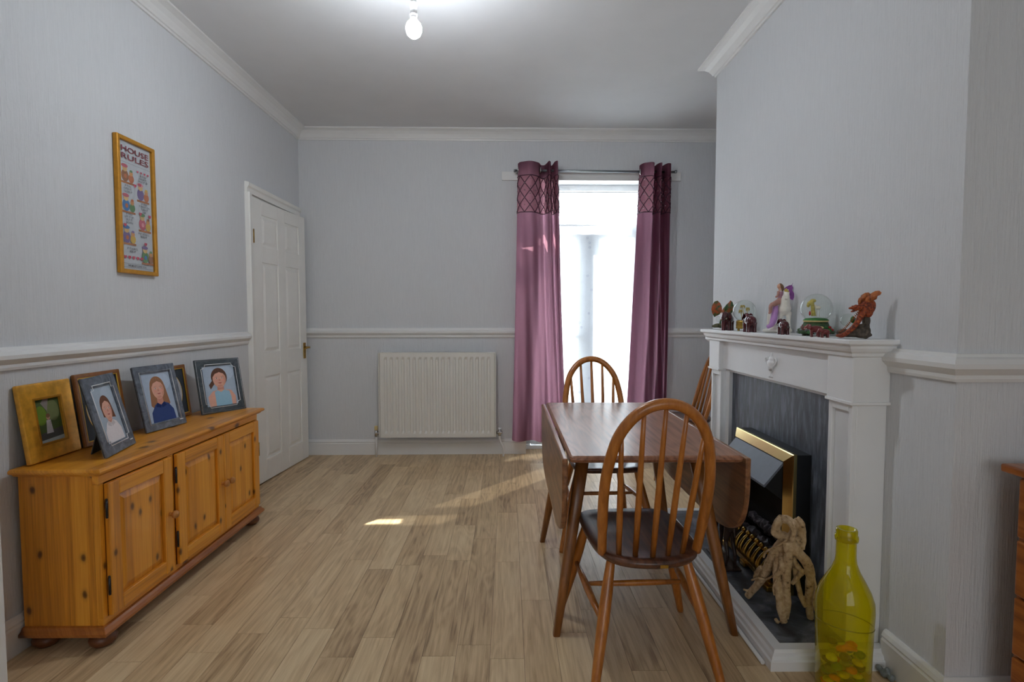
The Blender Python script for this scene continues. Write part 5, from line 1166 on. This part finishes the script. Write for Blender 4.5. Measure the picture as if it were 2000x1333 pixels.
# ================================================================== PICTURES
FONT_CACHE = {}
def text_mesh(txt, size, mat, parent, loc, name='lettering', width=None, shear=0):
    cu = bpy.data.curves.new('txt', 'FONT'); cu.body = txt; cu.size = size; cu.align_x = 'CENTER'; cu.align_y = 'CENTER'; cu.offset = size * 0.012; cu.resolution_u = 2
    to = bpy.data.objects.new('txt', cu); COL.objects.link(to); bpy.context.view_layer.update()
    me = bpy.data.meshes.new_from_object(to.evaluated_get(bpy.context.evaluated_depsgraph_get())); bpy.data.objects.remove(to); bpy.data.curves.remove(cu)
    me.materials.clear(); me.materials.append(mat)
    if width:
        xs = [v.co.x for v in me.vertices]; w_ = max(xs) - min(xs); f_ = width / w_
        for v in me.vertices: v.co.x *= f_
    o = bpy.data.objects.new(name, me); COL.objects.link(o); o.parent = parent; o.location = loc; o.rotation_euler = (PI / 2, 0, 0)
    o['kind'] = 'stuff'
    return o
def ell(cx, cz, rx, rz, y, n=24, a0=0, a1=360): return [(cx + rx * math.cos(math.radians(lerp(a0, a1, i / n))), y, cz + rz * math.sin(math.radians(lerp(a0, a1, i / n)))) for i in range(n)]
def face_up(pts): return pts
class Print:
    """flat coloured print, layer on layer, facing local -y"""
    def __init__(s): s.mb = MB(); s.mats = []; s.y = 0.0
    def m(s, c):
        mt = flat(c)
        if mt not in s.mats: s.mats.append(mt)
        return s.mats.index(mt)
    def shape(s, pts, c):
        s.y -= 0.00008
        s.mb.poly([(p[0], s.y, p[-1]) for p in pts], s.m(c)); return s
    def ell(s, cx, cz, rx, rz, c, n=28): return s.shape(ell(cx, cz, rx, rz, 0, n), c)
    def rect(s, x0, x1, z0, z1, c): return s.shape([(x0, z0), (x1, z0), (x1, z1), (x0, z1)], c)
    def build(s, name, parent, loc): return s.mb.build(name, s.mats, parent, loc=loc, fix=False)
def portrait(w, h, bg, hair, top, style, lean=0.0):
    p = Print(); p.rect(0, w, 0, h, bg); sx = w; cx = w * 0.5 + lean; fz = h * (0.66 if style != 'c' else 0.58); fr = w * 0.205; fh = fr * 1.32
    light = [min(255, v + 12) for v in bg]; p.ell(w * 0.7, h * 0.8, w * 0.28, h * 0.18, light)
    skin = (218, 166, 146); sk2 = (198, 140, 122)
    if style == 'long': p.shape([(cx - fr * 1.25, fz + fh * 0.3), (cx - fr * 1.6, h * 0.34), (cx - fr * 1.0, h * 0.26), (cx + fr * 1.0, h * 0.26), (cx + fr * 1.6, h * 0.34), (cx + fr * 1.25, fz + fh * 0.3)], hair)
    if style == 'c': p.shape([(cx - fr * 1.2, fz + fh * 0.4), (cx - fr * 1.15, fz - fh * 0.6), (cx + fr * 1.5, fz - fh * 0.9), (cx + fr * 1.2, fz + fh * 0.5)], hair)
    if style == 'tail': p.shape([(cx - fr * 1.0, fz), (cx - fr * 1.7, fz - fh * 0.6), (cx - fr * 1.5, fz - fh * 1.1), (cx - fr * 0.8, fz - fh * 0.5)], hair)
    p.ell(cx, fz + fh * 0.22, fr * 1.22, fh * 1.08, hair)
    p.shape([(cx - fr * 0.45, fz - fh * 0.5), (cx - fr * 0.55, h * 0.30), (cx + fr * 0.55, h * 0.30), (cx + fr * 0.45, fz - fh * 0.5)], sk2)
    if style == 'tail': p.shape([(w * 0.1, 0), (w * 0.08, h * 0.24), (w * 0.24, h * 0.37), (cx, h * 0.40), (w * 0.82, h * 0.36), (w * 0.94, h * 0.2), (w * 0.93, 0)], skin)
    p.shape([(w * (0.12 if style != 'tail' else 0.3), 0), (w * (0.14 if style != 'tail' else 0.3), h * 0.2), (w * 0.3, h * 0.35), (cx - fr * 0.5, h * 0.385), (cx, h * 0.335), (cx + fr * 0.5, h * 0.385), (w * 0.76, h * 0.34), (w * (0.9 if style != 'tail' else 0.8), h * 0.2), (w * (0.92 if style != 'tail' else 0.8), 0)], top)
    if style != 'tail':
        dk = [max(0, v - 26) for v in top]
        p.shape([(cx - fr * 0.6, h * 0.39), (cx - fr * 0.9, h * 0.31), (cx - fr * 0.1, h * 0.27), (cx, h * 0.33)], dk); p.shape([(cx + fr * 0.6, h * 0.39), (cx + fr * 0.9, h * 0.31), (cx + fr * 0.1, h * 0.27), (cx, h * 0.33)], dk)
    p.ell(cx, fz, fr, fh, skin)
    p.shape([(cx - fr * 0.98, fz + fh * 0.25), (cx - fr * 0.8, fz + fh * 0.75), (cx - fr * 0.3, fz + fh * 1.02), (cx + fr * 0.3, fz + fh * 1.04), (cx + fr * 0.85, fz + fh * 0.72), (cx + fr * 0.98, fz + fh * 0.25), (cx + fr * 0.7, fz + fh * 0.6), (cx + fr * 0.1, fz + fh * 0.8), (cx - fr * 0.6, fz + fh * 0.62)], hair)
    p.shape([(cx + fr * 0.55, fz + fh * 0.5), (cx + fr * 0.97, fz + fh * 0.2), (cx + fr * 0.9, fz - fh * 0.4), (cx + fr * 0.5, fz - fh * 0.85), (cx + fr * 0.62, fz - fh * 0.3)], (206, 150, 130))
    p.ell(cx, fz - fh * 0.8, fr * 0.4, fh * 0.12, (206, 150, 130), 14)
    for j in range(5):
        a = lerp(-0.8, 0.8, j / 4); p.shape([(cx + fr * a, fz + fh * (1.15 - a * a * 0.35)), (cx + fr * (a + 0.06), fz + fh * (1.15 - a * a * 0.35)), (cx + fr * a * 1.15, fz + fh * 0.75)], [min(255, v + 22) for v in hair])
    for sg in (-1, 1):
        p.ell(cx + sg * fr * 0.42, fz + fh * 0.1, fr * 0.17, fh * 0.055, (240, 232, 226), 12); p.ell(cx + sg * fr * 0.42, fz + fh * 0.1, fr * 0.085, fh * 0.055, (70, 62, 66), 10)
        p.shape([(cx + sg * fr * 0.2, fz + fh * 0.22), (cx + sg * fr * 0.45, fz + fh * 0.28), (cx + sg * fr * 0.65, fz + fh * 0.21), (cx + sg * fr * 0.45, fz + fh * 0.25)], [max(0, v - 10) for v in hair])
        p.ell(cx + sg * fr * 0.5, fz - fh * 0.2, fr * 0.22, fh * 0.12, (222, 158, 142), 14)
    p.shape([(cx - fr * 0.1, fz - fh * 0.02), (cx - fr * 0.17, fz - fh * 0.2), (cx, fz - fh * 0.24), (cx + fr * 0.17, fz - fh * 0.2), (cx + fr * 0.06, fz - fh * 0.02)], sk2)
    p.shape([(cx - fr * 0.36, fz - fh * 0.44), (cx, fz - fh * 0.40), (cx + fr * 0.36, fz - fh * 0.44), (cx, fz - fh * 0.54)], (178, 96, 94))
    return p
def frame_ring(w, h, m, t, mat, name, parent, y=0.0, rnd=0.0, back=True, bevel=0.002):
    """flat card or moulding with a window: outer w x h, border m, thickness t"""
    o = [(0, 0), (w, 0), (w, h), (0, h)]; i_ = [(m, m), (w - m, m), (w - m, h - m), (m, h - m)]
    vs = [(a, y, b) for a, b in o] + [(a, y, b) for a, b in i_] + [(a, y + t, b) for a, b in o] + [(a, y + t, b) for a, b in i_]
    fs = []
    for j in range(4):
        k = (j + 1) % 4; fs += [(j, k, 4 + k, 4 + j), (8 + k, 8 + j, 12 + j, 12 + k), (k, j, 8 + j, 8 + k), (4 + j, 4 + k, 12 + k, 12 + j)]
    return MB().add(vs, fs).build(name, mat, parent, bevel=bevel)
def lines(pts, rad, mat, parent, name='gilt_line'):
    return MB().tube(pts, rad, 6, closed=True).build(name, mat, parent)
plain('silver_line', S(226, 226, 228), 0.3, 0.3); plain('gold_line', S(214, 170, 60), 0.3, 0.5)
def photo_frame(bl, br, h, tilt, label, kind, style=None, prt=None):
    bl, br = Vector(bl), Vector(br); w = (br - bl).length; ang_ = math.atan2(br.y - bl.y, br.x - bl.x); th = 0.012 if kind in ('card', 'dark') else 0.018
    r = tag(empty('photo_frame', (bl.x, bl.y, SZ + th * math.sin(tilt) + 0.0008), (-tilt, 0, ang_)), label, 'photo frame', 'photo frames on the sideboard')
    if kind in ('card', 'dark'):
        m = w * (0.145 if style != 'notch' else 0.17); mt = 'slate_card' if kind == 'card' else 'dark_card'
        frame_ring(w, h, m, 0.008, mt, 'mount', r, bevel=0.002)
        MB().box(0.002, w - 0.002, 0.008, th, 0.002, h - 0.002).build('backing', 'frame_back', r)
        iw, ih = w - 2 * m, h - 2 * m
        prt(iw, ih).build('photo_print', r, (m, 0.0075, m))
        a = m - 0.007; y_ = -0.0006; c = 0.018 if style == 'notch' else 0.0
        if style == 'notch': o = [(a + c, a), (w - a - c, a), (w - a - c, a + c), (w - a, a + c), (w - a, h - a - c), (w - a - c, h - a - c), (w - a - c, h - a), (a + c, h - a), (a + c, h - a - c), (a, h - a - c), (a, a + c), (a + c, a + c)]
        elif style == 'scoop':
            o = []; c = 0.022
            for cx, cz, a0 in ((a, a, 90), (w - a, a, 180), (w - a, h - a, 270), (a, h - a, 0)):
                for j in range(6): an_ = math.radians(a0 - j * 18); o.append((cx + c * math.cos(an_), cz + c * math.sin(an_)))
        else: o = [(a, a), (w - a, a), (w - a, h - a), (a, h - a)]
        lines([(p, y_, s_) for p, s_ in o], 0.0016, 'silver_line', r)
        if kind == 'dark': lines([(0.006, y_, 0.006), (w - 0.006, y_, 0.006), (w - 0.006, y_, h - 0.006), (0.006, y_, h - 0.006)], 0.0013, 'silver_line', r)
        if style in ('notch', 'plain'): MB().box(w - 0.040, w - 0.018, -0.0012, 0.0002, 0.022, 0.026).build('corner_mark', 'silver_line', r, rot=None)
    elif kind == 'gold':
        m = 0.058
        frame_ring(w, h, m, 0.016, 'gold_frame', 'moulding', r, bevel=0.005)
        frame_ring(w - 2 * m + 0.012, h - 2 * m + 0.012, 0.009, 0.006, 'gilt', 'slip', r).location = (m - 0.006, -0.002, m - 0.006)
        MB().box(0.004, w - 0.004, 0.016, th, 0.004, h - 0.004).build('backing', 'frame_back', r)
        iw, ih = w - 2 * m, h - 2 * m; p = Print(); p.rect(0, iw, 0, ih, (84, 104, 62)); p.ell(iw * 0.25, ih * 0.62, iw * 0.22, ih * 0.22, (112, 142, 52)); p.ell(iw * 0.72, ih * 0.7, iw * 0.24, ih * 0.24, (120, 128, 84)); p.shape([(0, 0), (iw, 0), (iw, ih * 0.3), (0, ih * 0.2)], (90, 92, 90)); p.shape([(0, 0), (iw, 0), (iw, ih * 0.1), (0, ih * 0.06)], (196, 206, 208))
        p.shape([(iw * 0.3, ih * 0.9), (iw * 0.45, ih), (iw * 0.62, ih), (iw * 0.5, ih * 0.7)], (150, 140, 136)); p.shape([(iw * 0.36, ih * 0.2), (iw * 0.62, ih * 0.2), (iw * 0.58, ih * 0.5), (iw * 0.42, ih * 0.5)], (206, 206, 214)); p.ell(iw * 0.5, ih * 0.57, iw * 0.075, ih * 0.07, (196, 150, 128), 14); p.ell(iw * 0.5, ih * 0.6, iw * 0.08, ih * 0.05, (130, 96, 70), 14)
        p.build('photo_print', r, (m, 0.010, m))
    else:
        m = 0.017
        frame_ring(w, h, m, 0.014, 'frame_wood', 'moulding', r, bevel=0.004)
        frame_ring(w - 2 * m + 0.004, h - 2 * m + 0.004, 0.005, 0.005, 'gold_line', 'slip', r).location = (m - 0.002, 0.001, m - 0.002)
        MB().box(0.003, w - 0.003, 0.014, th, 0.003, h - 0.003).build('backing', 'frame_back', r)
        iw, ih = w - 2 * m, h - 2 * m; p = Print(); p.rect(0, iw, 0, ih, (58, 66, 74)); p.ell(iw / 2, ih / 2, iw * 0.39, ih * 0.42, (214, 176, 70)); p.ell(iw / 2, ih / 2, iw * 0.375, ih * 0.405, (176, 178, 186))
        p.ell(iw * 0.5, ih * 0.55, iw * 0.13, ih * 0.14, (212, 168, 146)); p.shape([(iw * 0.28, ih * 0.2), (iw * 0.72, ih * 0.2), (iw * 0.66, ih * 0.4), (iw * 0.34, ih * 0.4)], (200, 202, 210)); p.ell(iw * 0.5, ih * 0.62, iw * 0.14, ih * 0.1, (110, 84, 62))
        p.build('photo_print', r, (m, 0.008, m))
    # strut leg at the back
    yb = th + 0.001
    if kind != 'wood':
        dz = h * 0.55; back_y = dz * math.tan(tilt) + 0.03 if kind != 'gold' else 0.02
        back_y = min(back_y, 0.075)
        a = Vector((w * 0.5 - 0.025, yb, dz)); ct, st = math.cos(tilt), math.sin(tilt)
        # foot of the strut: on the sideboard top in local coordinates
        fy = yb + back_y; zl_ = (fy * st - th * st) / ct + 0.0
        MB().add([(a.x, yb, dz), (a.x + 0.05, yb, dz), (a.x + 0.06, fy, zl_), (a.x - 0.01, fy, zl_), (a.x, yb + 0.003, dz), (a.x + 0.05, yb + 0.003, dz), (a.x + 0.06, fy + 0.003, zl_ + 0.0015), (a.x - 0.01, fy + 0.003, zl_ + 0.0015)],
                 [(0, 1, 2, 3), (7, 6, 5, 4), (0, 4, 5, 1), (1, 5, 6, 2), (2, 6, 7, 3), (3, 7, 4, 0)]).build('strut', 'frame_back', r)
    return r
photo_frame((-1.622, 1.800, 0), (-1.630, 2.030, 0), 0.275, 0.135, 'broad gold photo frame with a small garden snapshot, nearest on the sideboard', 'gold')
photo_frame((-1.626, 2.045, 0), (-1.626, 2.285, 0), 0.285, 0.135, 'wooden photo frame with gilt oval behind the white-blouse portrait', 'wood')
photo_frame((-1.432, 1.894, 0), (-1.488, 2.122, 0), 0.295, 0.25, 'grey marbled card frame, portrait of a person in a white blouse', 'card', 'notch', lambda w, h: portrait(w, h, (164, 178, 192), (112, 70, 48), (226, 220, 222), 'c', 0.0))
photo_frame((-1.560, 2.295, 0), (-1.530, 2.530, 0), 0.292, 0.22, 'grey marbled card frame, portrait of a person in a blue denim shirt', 'card', 'plain', lambda w, h: portrait(w, h, (168, 184, 204), (150, 106, 76), (44, 66, 122), 'long'))
photo_frame((-1.630, 2.490, 0), (-1.630, 2.742, 0), 0.262, 0.12, 'wooden photo frame with gilt oval behind the denim-shirt portrait', 'wood')
photo_frame((-1.562, 2.712, 0), (-1.437, 2.918, 0), 0.285, 0.23, 'dark marbled card frame, portrait of a person in a pale blue top', 'dark', 'scoop', lambda w, h: portrait(w, h, (166, 182, 200), (96, 66, 52), (150, 190, 212), 'tail'))

# ---- sampler on the left wall
pw, ph = 0.245, 0.594
sm_ = tag(empty('framed_sampler', (XL + 0.0225, 2.312, 1.333), (0, 0, PI / 2)), 'narrow gold framed cross-stitch sampler of house rules on the left wall', 'picture')
frame_ring(pw, ph, 0.019, 0.021, 'gilt', 'moulding', sm_, bevel=0.004)
MB().box(0.003, pw - 0.003, 0.016, 0.022, 0.003, ph - 0.003).build('backing', 'frame_back', sm_)
m = 0.019; iw, ih = pw - 2 * m, ph - 2 * m
p = Print(); p.rect(0, iw, 0, ih, (200, 206, 212))
pal = [(196, 92, 110), (62, 120, 178), (214, 176, 66), (196, 110, 60), (96, 142, 90), (226, 150, 160), (120, 100, 150), (150, 98, 60)]
rs = random.Random(21)
def figure(cx, cz, s, seed):
    r_ = random.Random(seed); c = lambda: r_.choice(pal)
    p.shape([(cx - s * .9, cz - s), (cx + s * .9, cz - s), (cx + s * .9, cz - s * .8), (cx - s * .9, cz - s * .8)], (176, 110, 60))
    p.ell(cx - s * .35, cz - s * .25, s * .5, s * .58, c()); p.ell(cx - s * .35, cz + s * .45, s * .33, s * .32, (222, 184, 120)); p.ell(cx - s * .38, cz + s * .68, s * .45, s * .18, c())
    p.ell(cx + s * .48, cz - s * .4, s * .38, s * .42, c()); p.ell(cx + s * .48, cz + s * .1, s * .25, s * .25, (212, 150, 90)); p.ell(cx + s * .5, cz + s * .32, s * .2, s * .12, c()); p.ell(cx - s * .3, cz - s * .3, s * .2, s * .22, c())
def heart(cx, cz, s):
    p.shape([(cx, cz - s), (cx + s, cz + s * .1), (cx + s * .85, cz + s * .7), (cx + s * .4, cz + s * .8), (cx, cz + s * .45), (cx - s * .4, cz + s * .8), (cx - s * .85, cz + s * .7), (cx - s, cz + s * .1)], (206, 62, 92))
fz_ = lambda f: ih * (1 - f)
for i_, (f, side) in enumerate(((0.245, 0.27), (0.36, 0.73), (0.475, 0.27), (0.60, 0.75), (0.725, 0.25), (0.865, 0.80))):
    figure(iw * side, fz_(f), iw * 0.22, 40 + i_)
for j in range(4): heart(iw * (0.56 + 0.11 * j), fz_(0.205), iw * 0.03)
for j in range(5): heart(iw * (0.10 + 0.125 * j), fz_(0.905), iw * 0.045)
for fx, f in ((0.62, 0.305), (0.46, 0.325), (0.12, 0.655), (0.74, 0.78), (0.9, 0.545), (0.6, 0.54)): heart(iw * fx, fz_(f), iw * 0.045)
for f in (0.165, 0.955, 0.985): p.rect(iw * 0.04, iw * 0.96, fz_(f), fz_(f) + 0.0012, (120, 124, 132))
po = p.build('stitched_panel', sm_, (m, 0.014, m))
red_, ink = flat((140, 36, 52)), flat((70, 72, 82))
for ln_, f in (('HOUSE', 0.060), ('RULES', 0.118)): text_mesh(ln_, 0.034, red_, sm_, (pw / 2, 0.0105, m + fz_(f)), width=iw * 0.84)
TXT = [(('IF YOU', 'DROP IT,', 'PICK IT UP'), 0.73, 0.232), (('IF YOU', 'OPEN IT,', 'CLOSE IT'), 0.25, 0.345), (('IF YOU', 'TURN IT ON', 'TURN IT', 'OFF'), 0.74, 0.455), (('IF YOU', 'LIFT IT UP,', 'PUT IT', 'DOWN'), 0.26, 0.565), (('IF IT HOWLS,', 'FEED IT'), 0.70, 0.70), (('IF IT HURTS,', 'KISS IT'), 0.33, 0.835)]
for ls, fx, f in TXT:
    for j, l_ in enumerate(ls): text_mesh(l_, 0.0125, ink, sm_, (m + iw * fx, 0.0105, m + fz_(f + j * 0.0225)))
text_mesh('WE MUST LOVE YOU', 0.0125, ink, sm_, (m + iw * 0.46, 0.0105, m + fz_(0.97)))
MB().box(m - 0.002, pw - m + 0.002, 0.0075, 0.0085, m - 0.002, ph - m + 0.002).build('glazing', 'picture_glass', sm_)
